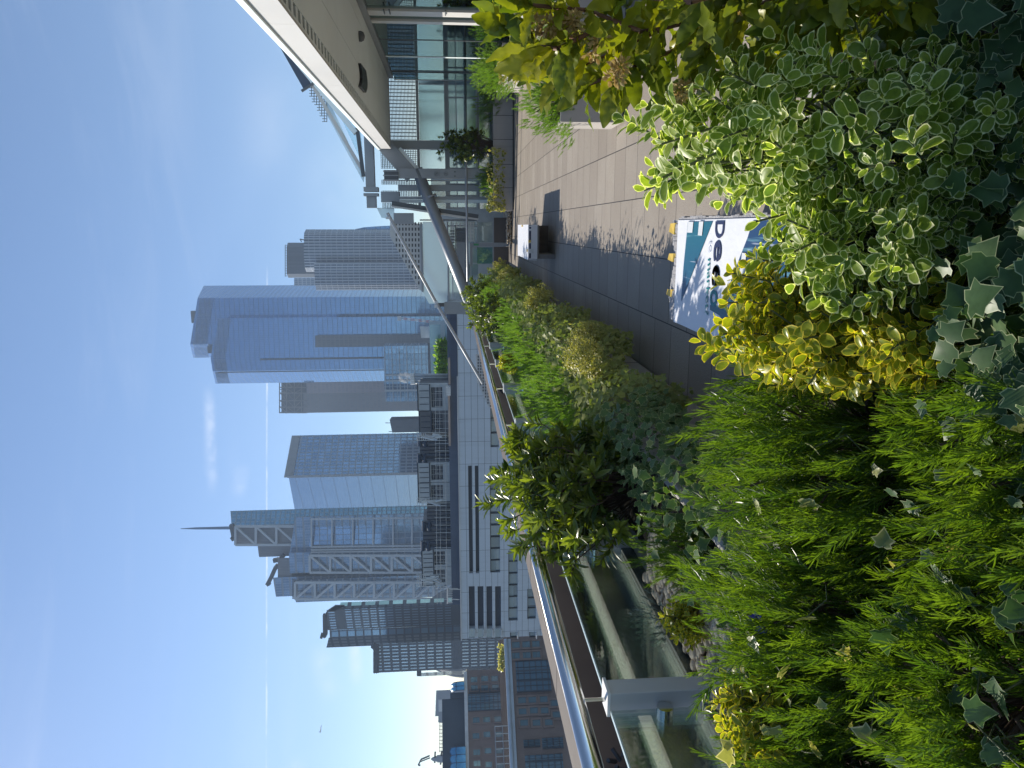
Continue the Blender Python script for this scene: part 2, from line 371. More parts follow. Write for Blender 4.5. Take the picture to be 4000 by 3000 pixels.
block([(2170, 378, 1130), (2020, 379, 1154)], 18, .02).build('middle_upper', F_h1, t)
block([(2240, 374, 1133), (2160, 374, 1128)], 22, .02).build('centre_wing', F_h1, t)
block([(2275, 377, 1142), (2238, 377, 1140)], 20).build('recess', F_core, t)
block([(2353, 372, 1156), (2266, 371, 1150)], 26, .04).build('left_wing', F_h1, t)
block([(2331, 376, 1078), (2256, 376, 1066)], 14).build('roof_storey', F_h1, t)
block([(2256, 377, 1085), (2180, 377, 1085)], 14).build('plant_storey', F_core, t)
mb = MB()
def brace(y, Ya, Yb, X0, X1, n, flip, w=2.0, slope=0.0):
    s = (X1 - X0) / n
    for Y in (Ya, Yb): beam(y, (X0, Y), (X1, Y - (X1 - X0) * slope), w, 1)
    for i in range(n + 1): X = X0 + s * i; beam(y - .05, (X, Ya), (X, Yb), w, 1)
    for i in range(n):
        a, b = (Ya, Yb) if flip else (Yb, Ya); beam(y - .1, (X0 + s * i, a), (X0 + s * (i + 1), b), w * .9, 1)
brace(369.5, 2275, 2340, 1153, 1770, 8, False, 1.2)
brace(372.5, 2170, 2236, 1210, 1690, 6, True, 1.2)
brace(382, 2056, 2128, 920, 1240, 4, True, 1.2)
for X in (1222, 1302, 1383, 1462, 1540, 1614): beam(374.5, (X - 5, 2024), (X - 15 + 10, 2137), .8, 1)
for Y in (2028, 2136, 2147, 2156): beam(374, (1215, Y), (1720, Y - 6), .7, 1)
mb.build('white_bracing', M_br, t)
mb = MB()
mb.tube(ony(905, 2062, 386), ony(760, 2064, 386), .9, .6, 8).tube(ony(760, 2064, 386), ony(706, 2065, 386), .55, .15, 8)
mb.build('mast', pm('mast_blue', (.12, .2, .34), .4, scale=.1), t)
mb = MB()
def rig(y, pts, w):
    for a, b in zip(pts, pts[1:]): mb.bar(ony(*a, y), ony(*b, y), w, w, up=(0, 1, 0))
rig(382, [(1045, 2283), (1062, 2250), (1075, 2220), (1085, 2208)], 2.2); rig(382, [(1045, 2275), (1052, 2285)], 2); mb.build('roof_crane', M_dark, t); mb = MB(); rig(382, [(1110, 2168), (1092, 2185), (1068, 2190)], 2.)
mb.build('roof_crane', M_dark, t); mb = MB(); rig(386, [(905, 2048), (915, 2100), (905, 2106)], 2.2)
mb.build('roof_crane', M_dark, t); mb = MB()
for i in range(20): rig(370, [(1141, 2262 + i * 4), (1156, 2262 + i * 4)], .3)
mb.build('parapet_posts', M_dark, t)

# --- two dark gridded towers
F_d = facade('slot_window_wall', (.30, .39, .47), (.062, .075, .092), 1.45, 3.1, .66, .28, .45, .2, .4, .0, groups=14)
F_de = facade('corner_glass', (.16, .24, .31), (.06, .07, .09), 2.6, 3.1, .15, .2, .5, .2, .6, .0)
F_dt = facade('dark_side', (.07, .085, .10), (.04, .05, .065), 2.6, 3.1, .3, .3, .0, .9, .3, frough=.95)
t = tower('grid_tower', 'dark tower with rows of pale slot windows and a roof crane', 'tower', 2440, 260)
p = foot([(2462, 262, 1282), (2383, 258, 1276)], 18, .05); MB().prism(p[0], GZ, p[1]).build('main_face', F_d, t)
p = foot([(2492, 263, 1288), (2462, 263, 1287)], 14, .05); MB().prism(p[0], GZ, p[1]).build('corner_bay', F_de, t)
p = foot([(2530, 268, 1275), (2491, 263.2, 1284)], 14, .05); MB().prism(p[0], GZ, p[1]).build('left_side', F_dt, t)
p = foot([(2384, 259, 1312), (2368, 261, 1325)], 14, .05); MB().prism(p[0], GZ, p[1]).build('right_return', F_dt, t)
F_gr = facade('green_bays', (.30, .46, .42), (.07, .085, .1), 20, 5.2, .0, .28, .2, .2, .8)
block([(2368, 262, 1328), (2353, 264, 1330)], 10).build('green_bays', F_gr, t)
mb = MB()
for i in range(10): rig(257.5, [(1282 + i * 3, 2384 - i * 2), (1310 + i * 4, 2384 - i * 2)], .5)
rig(262, [(1280, 2405), (1270, 2400), (1271, 2478), (1262, 2484), (1252, 2482)], 1.6); rig(262, [(1276, 2400), (1276, 2455)], 1.8)
mb.build('roof_crane', M_dark, t)
t = tower('lower_grid_tower', 'shorter dark tower with pale slot windows beside the one with the roof crane', 'tower', 2575, 240)
p = foot([(2628, 242, 1474), (2516, 240, 1476)], 22, .05); MB().prism(p[0], GZ, p[1]).build('main_face', F_d, t)
p = foot([(2642, 246, 1640), (2628, 243, 1640)], 14, .05); MB().prism(p[0], GZ, p[1]).build('left_return', F_d, t)
mb = MB()
for i in range(26): rig(239.5, [(1458, 2519 + i * 4.3), (1480, 2519 + i * 4.3)], .35)
for X in (1462, 1470): rig(239.4, [(X, 2518), (X, 2630)], .35)
mb.build('roof_fins', M_dark, t); mb = MB(); rig(241, [(1455, 2519), (1470, 2532), (1474, 2521)], 1.6); mb.build('roof_crane', M_dark, t); mb = MB()
for i in range(8): rig(243.5, [(1628, 2621 + i * 2.6), (1646, 2621 + i * 2.6)], .3)
mb.build('corner_fins', M_dark, t)

# --- pale dome roof
t = tower('domed_building', 'pale grey ribbed dome roof left of the shorter dark tower', 'building', 2590, 300)
c = ony(1821, 2560, 300); rr = abs(ony(1821, 2722, 300)[0] - c[0]); hh = ony(1612, 2560, 300)[2] - c[2]
prof = [(rr * 1.0 * cos(a), hh * sin(a)) for a in np.linspace(0, pi / 2 * .985, 14)]
M_dome = pm('dome_metal', (.17, .17, .17), .75, scale=.05, var=.06)
MB().lathe((c[0], c[1] + rr, c[2]), prof, 48).build('dome', M_dome, t, smooth=True)
MB().lathe((c[0], c[1] + rr, GZ), [(rr * .98, 0), (rr * .98, c[2] - GZ - .3)], 24).build('drum', M_dark, t)
mb = MB()
for a in np.linspace(pi * 1.0, pi * 1.9, 8):
    for q, w in zip(np.linspace(0, 1.4, 16), np.linspace(0, 1.4, 16)[1:]):
        P = [(c[0] + (rr + .15) * cos(e) * cos(a), c[1] + rr + (rr + .15) * cos(e) * sin(a), c[2] + (hh + .15) * sin(e)) for e in (q, w)]; mb.tube(P[0], P[1], .18, n=5)
mb.build('ribs', M_white, t)
# --- grey plant block, church like turret with crane, aeroplane
M_gb = pm('grey_cladding', (.36, .38, .41), .6, scale=.1, var=.06)
t = tower('plant_block', 'grey flat roofed block with a lighter louvre panel behind the dark brown roof', 'building', 2755, 190)
block([(2798, 190, 1700), (2697, 190, 1704)], 14).build('wall', M_gb, t); block([(2822, 190.5, 1712), (2797, 190.5, 1712)], 12).build('side_wall', M_gb, t)
slab(189.6, 1713, 1732, 2735, 2780, .4).build('louvre', M_white, t)
t = tower('turret', 'stepped turret with a thin crane jib at far left skyline', 'turret', 2955, 200)
c = ony(1745, 2962, 200); k = 200 / 2900
MB().lathe(c, [(22 * k, -20 * k), (22 * k, 16 * k), (17 * k, 18 * k), (15 * k, 42 * k), (12 * k, 44 * k), (8 * k, 62 * k), (2 * k, 70 * k)], 12).build('roof', M_gb, t)
MB().lathe((c[0], c[1], GZ), [(22 * k, 0), (22 * k, c[2] - 20 * k - GZ)], 10).build('shaft', M_gb, t)
mb = MB(); rig(200, [(1678, 2952), (1645, 2966), (1634, 2988), (1642, 2990)], .35); rig(200, [(1680, 2960), (1640, 2976), (1634, 2988)], .25); rig(200, [(1700, 2938), (1698, 2978)], .5); rig(200, [(1725, 2935), (1721, 2985)], .5); mb.build('crane_jib', M_dark, t)
c = ony(1253, 2848, 1100)
mb = MB(); mb.tube(c + (-5, 0, .5), c + (5, 0, -.5), .8, .6, 8); mb.bar(c + (0, -8, 0), c + (1.2, 8, 0), 2.2, .3); mb.bar(c + (-4.5, 0, .6), c + (-5.3, 0, 3.1), 1.4, .3, up=(0, 1, 0)); mb.bar(c + (-4.5, -3, .6), c + (-4.5, 3, .6), 1.2, .25)
tagp(mb.build('aeroplane', M_white), 'tiny distant aeroplane in the pale sky', 'aeroplane')
# --- red and white crane in front of the mirror tower
t = tower('tower_crane', 'thin red and white striped tower crane before the blue mirror skyscraper', 'crane', 1250, 480)
mr, mw = MB(), MB(); Xs = np.linspace(1562, 1735, 13); Ys = np.linspace(1243, 1262, 13)
for i in range(12):
    q = mr if i % 2 else mw; a = ony(Xs[i], Ys[i], 480); b = ony(Xs[i + 1], Ys[i + 1], 480)
    for o in (-.5, .5): q.tube(a + (o, 0, 0), b + (o, 0, 0), .18, n=4)
    q.tube(a + (-.5, 0, 0), b + (.5, 0, 0), .12, n=4)
mw.box(*(lambda c: (c[0] - 1.3, c[0] + 1.3, 479, 481, c[2], c[2] + 2.2))(ony(1566, 1244, 480)))
mr.build('red_lattice', pm('crane_red', (.5, .12, .09), .5), t); mw.build('white_lattice', M_white, t)
b = ony(1735, 1262, 480); MB().box(b[0] - .7, b[0] + .7, 479.3, 480.7, GZ, b[2]).build('crane_mast', M_steel, t)
# =====================================================================  ROOFTOP BUILDINGS IN THE MIDDLE DISTANCE
M_pan = None
def panel_mat(name, col, du, dv, joint=(.12, .13, .14), jw=.02):
    m, t, out = newmat(name)
    sp = t.new('ShaderNodeSeparateXYZ', {0: t.new('ShaderNodeUVMap').outputs[0]})
    u = t.m('DIVIDE', sp.outputs[0], du); v = t.m('DIVIDE', sp.outputs[1], dv)
    mk = t.m('MULTIPLY', t.m('GREATER_THAN', t.m('FRACT', u), jw / du), t.m('GREATER_THAN', t.m('FRACT', v), jw / dv))
    wn = t.new('ShaderNodeTexWhiteNoise', {'Vector': t.new('ShaderNodeCombineXYZ', {0: t.m('FLOOR', u), 1: t.m('FLOOR', v)}).outputs[0]}, noise_dimensions='2D').outputs[0]
    g = t.new('ShaderNodeNewGeometry').outputs['Position']
    st = t.noise(t.new('ShaderNodeMapping', {'Vector': g, 'Scale': (2.5, 2.5, .2)}).outputs[0], 1.5, 4, .6)
    c = t.mix(t.m('MULTIPLY', wn, .35), col, tuple(x * .82 for x in col)); c = t.mix(t.ramp(st, .45, .8, 0, .4), c, tuple(x * .7 for x in col))
    c = t.mix(mk, joint, c)
    b = t.new('ShaderNodeBsdfPrincipled', {'Base Color': c, 'Roughness': .42, 'Metallic': .1}); t.l.new(b.outputs[0], out.inputs[0]); return m
M_pan = panel_mat('grey_metal_panels', (.56, .60, .64), 1.47, .405)
M_sill = pm('pale_sill', (.62, .63, .63), .5, scale=.5)
M_wd = facade('office_pane', (.10, .14, .18), (.09, .10, .11), .83, 3, .05, .0, .35, .08, .9, .01)
M_louv = facade('louvre_slot', (.03, .04, .06), (.05, .06, .085), 50, .09, .0, .5, .1, .4, .1)
BY = 45.0
t = thing('panelled_building', (-8, BY, GZ), 'long grey metal panelled office building across the gap behind the steel rail', 'office building')
def rect(y, X0, X1, Y0, Y1): # level rectangle x0,x1,z0,z1
    a = ony(X0, (Y0 + Y1) / 2, y); b = ony(X1, (Y0 + Y1) / 2, y); l = ony((X0 + X1) / 2, Y1, y); r = ony((X0 + X1) / 2, Y0, y)
    return l[0], r[0], b[2], a[2]
xl = ony(1900, 2492, BY)[0]; xr = ony(1900, 1180, BY)[0]; zt = ony(1795, 1900, BY)[2]
rects = {'louvre': [], 'win': [], 'corner': []}
for X0, X1 in ((1831, 1845), (1857, 1871)): rects['louvre'].append(rect(BY, X0, X1, 1819, 2240))
for X0, X1 in ((1832, 1855), (1866.5, 1889), (1900.5, 1923), (1934.5, 1957)): rects['louvre'].append(rect(BY, X0, X1, 2290, 2455))
rects['win'] += [rect(BY, 1914, 1953, 1819, 2237), rect(BY, 1916, 1948, 1580, 1747), rect(BY, 1986, 2022, 2150, 2425), rect(BY, 2060, 2093, 2300, 2418), rect(BY, 1993, 2019, 2470, 2494), rect(BY, 2067, 2092, 2468, 2493), rect(BY, 2140, 2170, 2300, 2420)]
# facade wall cut around its openings: rows of boxes
def wall_with_holes(x0, x1, z0, z1, y, th, holes):
    mb = MB(); zs = sorted({z0, z1, *[h[2] for h in holes], *[h[3] for h in holes]}); zs = [z for z in zs if z0 <= z <= z1]
    for a, b in zip(zs, zs[1:]):
        cut = sorted([(max(x0, h[0]), min(x1, h[1])) for h in holes if h[2] < (a + b) / 2 < h[3] and h[1] > x0 and h[0] < x1]); x = x0
        for c, d in cut + [(x1, x1)]:
            if c > x + 1e-4:
                v = [(x, y, a), (c, y, a), (c, y, b), (x, y, b), (x, y + th, a), (c, y + th, a), (c, y + th, b), (x, y + th, b)]
                mb.add(v, [(0, 1, 2, 3), (5, 4, 7, 6), (1, 5, 6, 2), (4, 0, 3, 7), (3, 2, 6, 7), (4, 5, 1, 0)], [[(x, a - z1), (c, a - z1), (c, b - z1), (x, b - z1)]] + [[(.7, -.2)] * 4] * 5)
            x = max(x, d)
    return mb
wall_with_holes(xl, xr, GZ, zt, BY, .5, rects['louvre'] + rects['win']).build('facade', M_pan, t)
MB().box(xl + .3, xr, BY + .6, BY + 12, GZ, zt - .25).build('body', M_dark, t)
for r in rects['louvre']:
    mb = MB().box(r[0], r[1], BY + .35, BY + .45, r[2], r[3]); mb.build('louvre_strip', M_louv, t)
for r in rects['win']:
    w = MB(); w.box(r[0], r[1], BY + .22, BY + .3, r[2], r[3]); o = w.build('window', M_wd, t)
    m2 = MB(); n = max(1, round((r[1] - r[0]) / .83))
    for i in range(n + 1): x = r[0] + (r[1] - r[0]) * i / n; m2.box(x - .025, x + .025, BY + .13, BY + .215, r[2], r[3])
    m2.box(r[0], r[1], BY + .12, BY + .2, r[3] - .05, r[3]); m2.build('frame', M_dark, o)
M_blind = pm('window_blind', (.36, .42, .42), .6, scale=.8)
rb = random.Random(3); mb = MB()
for r in rects['win'][:4]:
    n = max(1, round((r[1] - r[0]) / .83)); s = (r[1] - r[0]) / n
    for i in range(n):
        if rb.random() < .45: mb.box(r[0] + s * i + .04, r[0] + s * (i + 1) - .04, BY + .205, BY + .216, r[3] - .05 - rb.choice((.2, .3, .5)) * (r[3] - r[2]), r[3] - .06)
mb.build('blinds', M_blind, t)
mb = MB()
for X in (1855.5, 1889.5, 1923.5, 1957.5):
    a = ony(X, 2455, BY); b = ony(X, 2484, BY); mb.box(b[0], a[0], BY - .18, BY + .1, a[2] - .04, a[2] + .03)
for X in (2020.5, 2094): a = ony(X, 2470, BY); mb.box(a[0] - .42, a[0] + .02, BY - .12, BY - .003, a[2] - .06, a[2])
mb.build('sills', M_sill, t)
mb = MB()
for X0, X1 in ((1832, 1855), (1866.5, 1889), (1900.5, 1923), (1934.5, 1957)):
    r = rect(BY, X0, X1, 2456, 2490); mb.box(r[0], r[1], BY - .012, BY - .003, r[2], r[3])
mb.build('corner_glazing', M_wd, t)
MB().box(xl - .1, xr, BY - .06, BY + .6, zt + .003, zt + .06).build('roof_edge', M_sill, t)
# set back dark parapet band
M_band = pm('slate_band', (.075, .10, .15), .55, scale=.3, var=.1, streak=.3)
RY = 47.0; a = ony(1757, 1900, RY); b = ony(1805, 1900, RY); bx0 = ony(1770, 2362, RY)[0]
MB().box(bx0, xr + 1, RY, RY + .4, zt - .2, a[2]).build('parapet', M_band, t)
MB().box(bx0, xr + 1, RY + .4, RY + 16, zt - .2, a[2] - .5).build('roof_deck', M_dark, t)
RZ = a[2] - .5
# plant on the roof
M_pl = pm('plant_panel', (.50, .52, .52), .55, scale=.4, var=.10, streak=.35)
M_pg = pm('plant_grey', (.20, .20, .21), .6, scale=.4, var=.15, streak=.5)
M_pipe = pm('galvanised_pipe', (.45, .47, .48), .4, metal=.5, scale=.5, var=.1)
M_pipd = pm('dark_pipe', (.05, .065, .09), .5, scale=.5)
PYp = 52.0
def plant_unit(Y0, Y1, lab, X0=1634, dark=((1685, 1730),), panels=True):
    r = rect(PYp, X0, 1762, Y0, Y1); o = thing('plant_room', ((r[0] + r[1]) / 2, PYp, RZ), lab, 'plant room')
    holes = [rect(PYp, a, b, Y0 + (Y1 - Y0) * .12, Y0 + (Y1 - Y0) * .88) for a, b in dark]
    wall_with_holes(r[0], r[1], RZ, r[3], PYp, .3, holes).build('wall', M_pl if panels else M_pg, o)
    MB().box(r[0] + .05, r[1] - .05, PYp + .31, PYp + 4, RZ, r[3] - .1).build('body', M_pg, o)
    for h in holes:
        q = MB().box(h[0], h[1], PYp + .2, PYp + .28, h[2], h[3]).build('louvre', M_louv, o)
        g = MB()
        for i in range(3): z = h[2] + (h[3] - h[2]) * (i + .5) / 3; g.box(h[0], h[1], PYp + .1, PYp + .12, z - .008, z + .008)
        for i in range(2): x = h[0] + (h[1] - h[0]) * (i + 1) / 3; g.box(x - .008, x + .008, PYp + .08, PYp + .1, h[2], h[3])
        g.build('guard', M_pipe, q)
    g = MB(); n = 4
    for i in range(n + 1): x = r[0] + (r[1] - r[0]) * i / n; g.box(x - .02, x + .02, PYp - .03, PYp - .003, r[3] - .75, r[3] - .08)
    g.box(r[0], r[1], PYp - .05, PYp + .35, r[3], r[3] + .08); g.box(r[0], r[1], PYp - .06, PYp - .003, r[3] - .86, r[3] - .78); g.build('panel_trim', M_pipd, o)
    return o
plant_unit(1500, 1604, 'pale rooftop plant room beside the steaming flues', dark=((1685, 1728),))
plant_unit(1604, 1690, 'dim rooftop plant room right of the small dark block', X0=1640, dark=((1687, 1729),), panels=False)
plant_unit(1806, 1884, 'pale rooftop plant room below the wedge tower, right one of a pair')
plant_unit(1886, 1960, 'pale rooftop plant room below the wedge tower, left one of a pair', X0=1636)
plant_unit(2146, 2214, 'pale rooftop plant room below the white braced tower, right one of a pair', X0=1650, dark=((1697, 1738),))
plant_unit(2215, 2285, 'pale rooftop plant room below the white braced tower, left one of a pair', X0=1652, dark=((1698, 1738),))
def grey_box(Y0, Y1, X0, lab):
    r = rect(PYp + .6, X0, 1762, Y0, Y1); o = thing('plant_enclosure', ((r[0] + r[1]) / 2, PYp, RZ), lab, 'plant enclosure')
    MB().box(r[0], r[1], PYp + .6, PYp + 4, RZ, r[3]).build('casing', M_pg, o)
    g = MB()
    for i in range(6): x = r[0] + (r[1] - r[0]) * (i + .5) / 6; g.box(x - .02, x + .02, PYp + .54, PYp + .597, RZ, r[3])
    g.box(r[0], r[1], PYp + .5, PYp + .54, RZ + .8, RZ + .85); g.build('ribs', M_pipd, o)
grey_box(1724, 1804, 1640, 'weathered grey plant enclosure below the right edge of the wedge tower')
grey_box(1962, 2050, 1668, 'low grey plant enclosure with steps below the tall mast tower')
grey_box(2052, 2144, 1652, 'tall brown grey plant enclosure between two dark pipe frames')
def frame_pipe(Ya, Yb, X0, lab, z=True):
    y = PYp - 1; o = MB(); P = lambda X, Y: ony(X, Y, y)
    for X in (X0, X0 + 22): o.tube(P(X, Ya), P(X, Yb), .16, n=8)
    o.tube(P(X0, Ya + 3), P(X0, Yb), .13, n=6)
    o.tube(P(X0 + 2, Ya + 4), P(X0 + 22, Yb - 4), .11, n=8)
    for Y in (Ya + 4, Yb - 12): o.tube(P(X0 + 18, Y), P(1762, Y), .11, n=8)
    tagp(o.build('pipe_frame', M_pipd), lab, 'pipework')
frame_pipe(1712, 1742, 1640, 'dark zigzag duct frame on the roof nearest the small dark block')
frame_pipe(1772, 1806, 1638, 'dark zigzag duct frame beside the pale paired plant rooms')
frame_pipe(2036, 2072, 1656, 'dark duct frame below the tall mast of the braced tower')
frame_pipe(2114, 2150, 1652, 'dark twisted duct frame right of the leftmost pale plant rooms')
# railings, ladders and loose pipes
mb = MB(); y = PYp - 2.2
for X in (1700, 1715, 1738): mb.tube(ony(X, 1500, y), ony(X + 8, 2360, y), .014, n=5)
for i in range(30): Y = 1500 + i * 29; mb.tube(ony(1698, Y, y), ony(1764, Y, y), .014, n=5)
for Y0, Y1 in ((1690, 1720), (1945, 1975), (2245, 2290)):
    for i in range(5): mb.tube(ony(1630 + i * 8, Y0 + 3, y), ony(1630 + i * 8, Y1, y), .018, n=5)
    for i in range(4): mb.tube(ony(1626, Y0 + i * (Y1 - Y0) / 3, y), ony(1745, Y0 + i * (Y1 - Y0) / 3, y), .02, n=5)
    for i in range(7): mb.tube(ony(1645 + 9 * i, Y0 + rb.uniform(2, 20), y), ony(1690 + 6 * i, Y0 + rb.uniform(5, 28), y), .09, n=6)
tagp(mb.build('roof_railing', M_pipe), 'thin galvanised walkway railing along the plant roof', 'railing')
mb = MB()
for X in (1700, 1726): mb.tube(ony(X, 2298, 46.5), ony(X + 62, 2298 + .5, 46.5), .02, n=5)
for i in range(9): mb.tube(ony(1748, 2298 + i * 7, 46.6), ony(1768, 2298 + i * 7, 46.6), .025, n=5)
mb.tube(ony(1749, 2296, 46.6), ony(1749, 2358, 46.6), .03, n=5); mb.tube(ony(1752, 2340, 46.6), ony(1795, 2342, 46.6), .03, n=5); mb.tube(ony(1752, 2302, 46.6), ony(1800, 2302, 46.6), .03, n=5)
tagp(mb.build('roof_ladder', M_pipe), 'short white ladder rail at the left end of the dark roof band', 'ladder')
for i, Y in enumerate((1465, 1475, 1485, 1495)):
    a = ony(1617 + i, Y, 54); b = ony(1735, Y, 54)
    o = thing('flue', (b[0], 54, RZ), 'slim pale flue with a cowl, %s of the four steaming stacks' % ('rightmost', 'second from the right', 'second from the left', 'leftmost')[i], 'flue', 'boiler flues on the plant roof')
    MB().tube((b[0], 54, RZ), a, .10, n=10).build('stack', M_pl, o, smooth=True); MB().tube(a, a + (0, 0, .3), .13, .13, 10).build('cowl', M_white, o)
st_m, st_t, st_o = newmat('steam')
st_c = st_t.new('ShaderNodeTexCoord').outputs['Object']
st_d = st_t.m('MULTIPLY', st_t.ramp(st_t.noise(st_c, 2.2, 4, .6, .6), .46, .68), 3.0)
st_t.l.new(st_t.new('ShaderNodeVolumePrincipled', {'Color': (1, 1, 1, 1), 'Density': st_d}).outputs[0], st_o.inputs['Volume'])
c = ony(1592, 1474, 54)
o = MB().lathe(c + (0, 0, -.45), [(.05, 0), (.3, .2), (.45, .55), (.35, .95), (.08, 1.25)], 14).build('steam', st_m); tagp(o, 'small white puff of steam rising above the four flues', 'steam')
M_buff = pm('buff_kerb', (.42, .34, .29), .8, scale=1)
mb = MB()
for Y0, Y1 in ((1400, 1502), (1546, 1742)): slab(46.6, 1751, 1759, Y0, Y1, .3, mb)
tagp(mb.build('roof_kerb', M_buff), 'buff coloured kerb along the edge of the plant roof', 'kerb')
slab(46.0, 1742, 1760, 1512, 1546, .5).build('flue_base', M_pl, tagp(thing('duct_cover', ony(1760, 1530, 46), 'small pale blue duct cover standing on the dark roof band', 'duct cover'), None))
# pale low block behind with roof greenery (right of flues)
t = thing('low_block', (-2, 90, GZ), 'low pale blue block with planted roof at the foot of the mirror skyscraper', 'building')
F_lowb = facade('pale_blue_wall', (.16, .24, .30), (.42, .48, .52), 3.2, 2.6, .12, .2, .4, .15, .5, .0)
block([(1470, 90, 1684), (1255, 90, 1676)], 20).build('wall', F_lowb, t); block([(1320, 91, 1645), (1275, 91, 1640)], 8).build('stair_core', M_sill, t)
# =====================================================================  BROWN GRANITE BUILDINGS ON THE LEFT
M_gran = pm('brown_granite', (.21, .155, .135), .55, scale=.25, var=.12, streak=.25)
M_roofd = pm('dark_roof_cladding', (.035, .055, .085), .5, scale=.15, var=.15)
M_mat = pm('shadowed_roof_deck', (.05, .045, .045), 1.0, scale=.3, spec=0.)  # matt dark deck sheet; shadow over the roof is put into its colour
M_vault = glass('blue_vault_glass', (.10, .35, .55), (.7, .9, 1), .25, .08)
M_vb = pm('blue_vault', (.05, .24, .42), .18, metal=.2, scale=.3, var=.25, col2=(.16, .45, .62))
F_atr = facade('atrium_glass', (.06, .12, .17), (.05, .075, .10), 1.3, .8, .16, .22, .4, .12, 1.4, .02)
F_win = facade('small_window', (.07, .13, .16), (.08, .09, .10), .9, 1.5, .06, .04, .4, .1, 1.5, .02)
def granite(name, label, front_pts, depth, X_top_at, wins, atria, roof=None):
    """front_pts: ((Yleft,dleft),(Yright,dright)), roof level z"""
    (Yl, dl), (Yr, dr) = front_pts; L = ony(1765, Yl, dl); R = ony(1765, Yr, dr); z1 = ony(X_top_at, Yr, dr)[2]
    o = thing(name, ((L[0] + R[0]) / 2, (L[1] + R[1]) / 2, GZ), label, 'office building')
    u = (R - L)[:2]; n = np.array((u[1], -u[0])); n = n / np.linalg.norm(n); n = n if n[1] < 0 else -n
    def wpt(X, Y):   # picture point on the wall plane
        d = ray(X, Y); t = ((L[:2] - EYE[:2]) @ n) / (d[:2] @ n); return EYE + d * t
    def wrect(X0, X1, Y0, Y1):
        a = wpt((X0 + X1) / 2, Y1); b = wpt((X0 + X1) / 2, Y0); za = wpt(X0, (Y0 + Y1) / 2)[2]; zb = wpt(X1, (Y0 + Y1) / 2)[2]; return a[:2], b[:2], zb, za
    def plate(mb, a, b, z0, z1, off, th):
        q = n * off; k = n * (off - th); A = a + q; B = b + q; C = b + k; D = a + k; Ln = float(np.linalg.norm(b - a))
        v = [(*A, z0), (*B, z0), (*C, z0), (*D, z0), (*A, z1), (*B, z1), (*C, z1), (*D, z1)]
        return mb.add(v, [(0, 1, 5, 4), (1, 2, 6, 5), (2, 3, 7, 6), (3, 0, 4, 7), (4, 5, 6, 7), (3, 2, 1, 0)], [[(0, z0), (Ln, z0), (Ln, z1), (0, z1)]] + [None] * 5)
    mb = MB(); kb = 1 + depth / R[1]; e = (R - L)[:2] * .02
    mb.prism([tuple(L[:2]), tuple(R[:2]), tuple(R[:2] * kb - e * 2), tuple(L[:2] * kb)], GZ, z1, cap=False)
    MB().add([(*q, z1 - .02) for q in (L[:2], R[:2], R[:2] * kb - e * 2, L[:2] * kb)], [(0, 1, 2, 3)]).build('roof_deck', M_mat, o); mb.build('wall', M_gran, o)
    for (X0, X1, Y0, Y1) in wins:
        a, b, z0, zz = wrect(X0, X1, Y0, Y1); s = MB(); plate(s, a, b, z0, zz, .06, .05); w = s.build('window', F_win, o)
        f = MB(); e = (b - a) / np.linalg.norm(b - a)
        plate(f, a - e * .25, a, z0 - .2, zz + .25, .22, .2); plate(f, b, b + e * .25, z0 - .2, zz + .25, .22, .2); plate(f, a, b, zz, zz + .25, .2, .18); plate(f, a, b, z0 - .2, z0, .2, .18)
        f.build('reveal', M_gran, w)
    for (X0, X1, Y0, Y1) in atria:
        a, b, z0, zz = wrect(X0, X1, Y0, Y1); s = MB(); plate(s, a, b, z0, zz, .08, .06); w = s.build('glazed_bay', F_atr, o)
        f = MB(); e = (b - a); nn = 5
        for i in range(nn + 1): p = a + e * i / nn; plate(f, p - e * .004, p + e * .004, z0, zz, .3, .2)
        f.build('bay_ribs', M_roofd, w)
    return o, n, wpt, plate, L, R, z1
wins = [(X, X + 26, Y, Y + 22) for X, Y in ((1838, 2644), (1880, 2640), (1918, 2640), (1840, 2676), (1880, 2676), (1921, 2674), (1847, 2802), (1888, 2800), (1931, 2798), (1846, 2864), (1889, 2858), (1935, 2858), (1849, 2928), (1893, 2922), (1938, 2922), (1850, 2972), (1896, 2976), (1940, 2980))]
o, n, wpt, plate, L, R, z1 = granite('granite_building', 'brown granite building with dark rounded roof and blue glass vaults, upper one of two', ((3060, 112), (2622, 124)), 30, 1822, wins, [(1833, 1972, 2690, 2706), (1828, 1978, 2708, 2776)])
mb = MB(); plate(mb, wpt(1822, 3040)[:2], wpt(1822, 2624)[:2], z1 - .1, z1 + .5, .3, .6); mb.build('cornice', M_sill, o)
d2 = -n * 5; A = wpt(1822, 3040)[:2]; B = wpt(1822, 2722)[:2]; C = wpt(1822, 2699)[:2]
zr = ony(1729, 2900, 120)[2]; zr2 = ony(1759, 2710, 124)[2]
MB().prism([tuple(A - n * 2), tuple(B - n * 2), tuple(B - n * 22), tuple(A - n * 22)], z1 + .4, zr).build('roof_block', M_roofd, o)
MB().prism([tuple(B - n * 1.6), tuple(C - n * 1.6), tuple(C - n * 22), tuple(B - n * 21)], z1 + .4, zr2).build('roof_step', M_roofd, o)
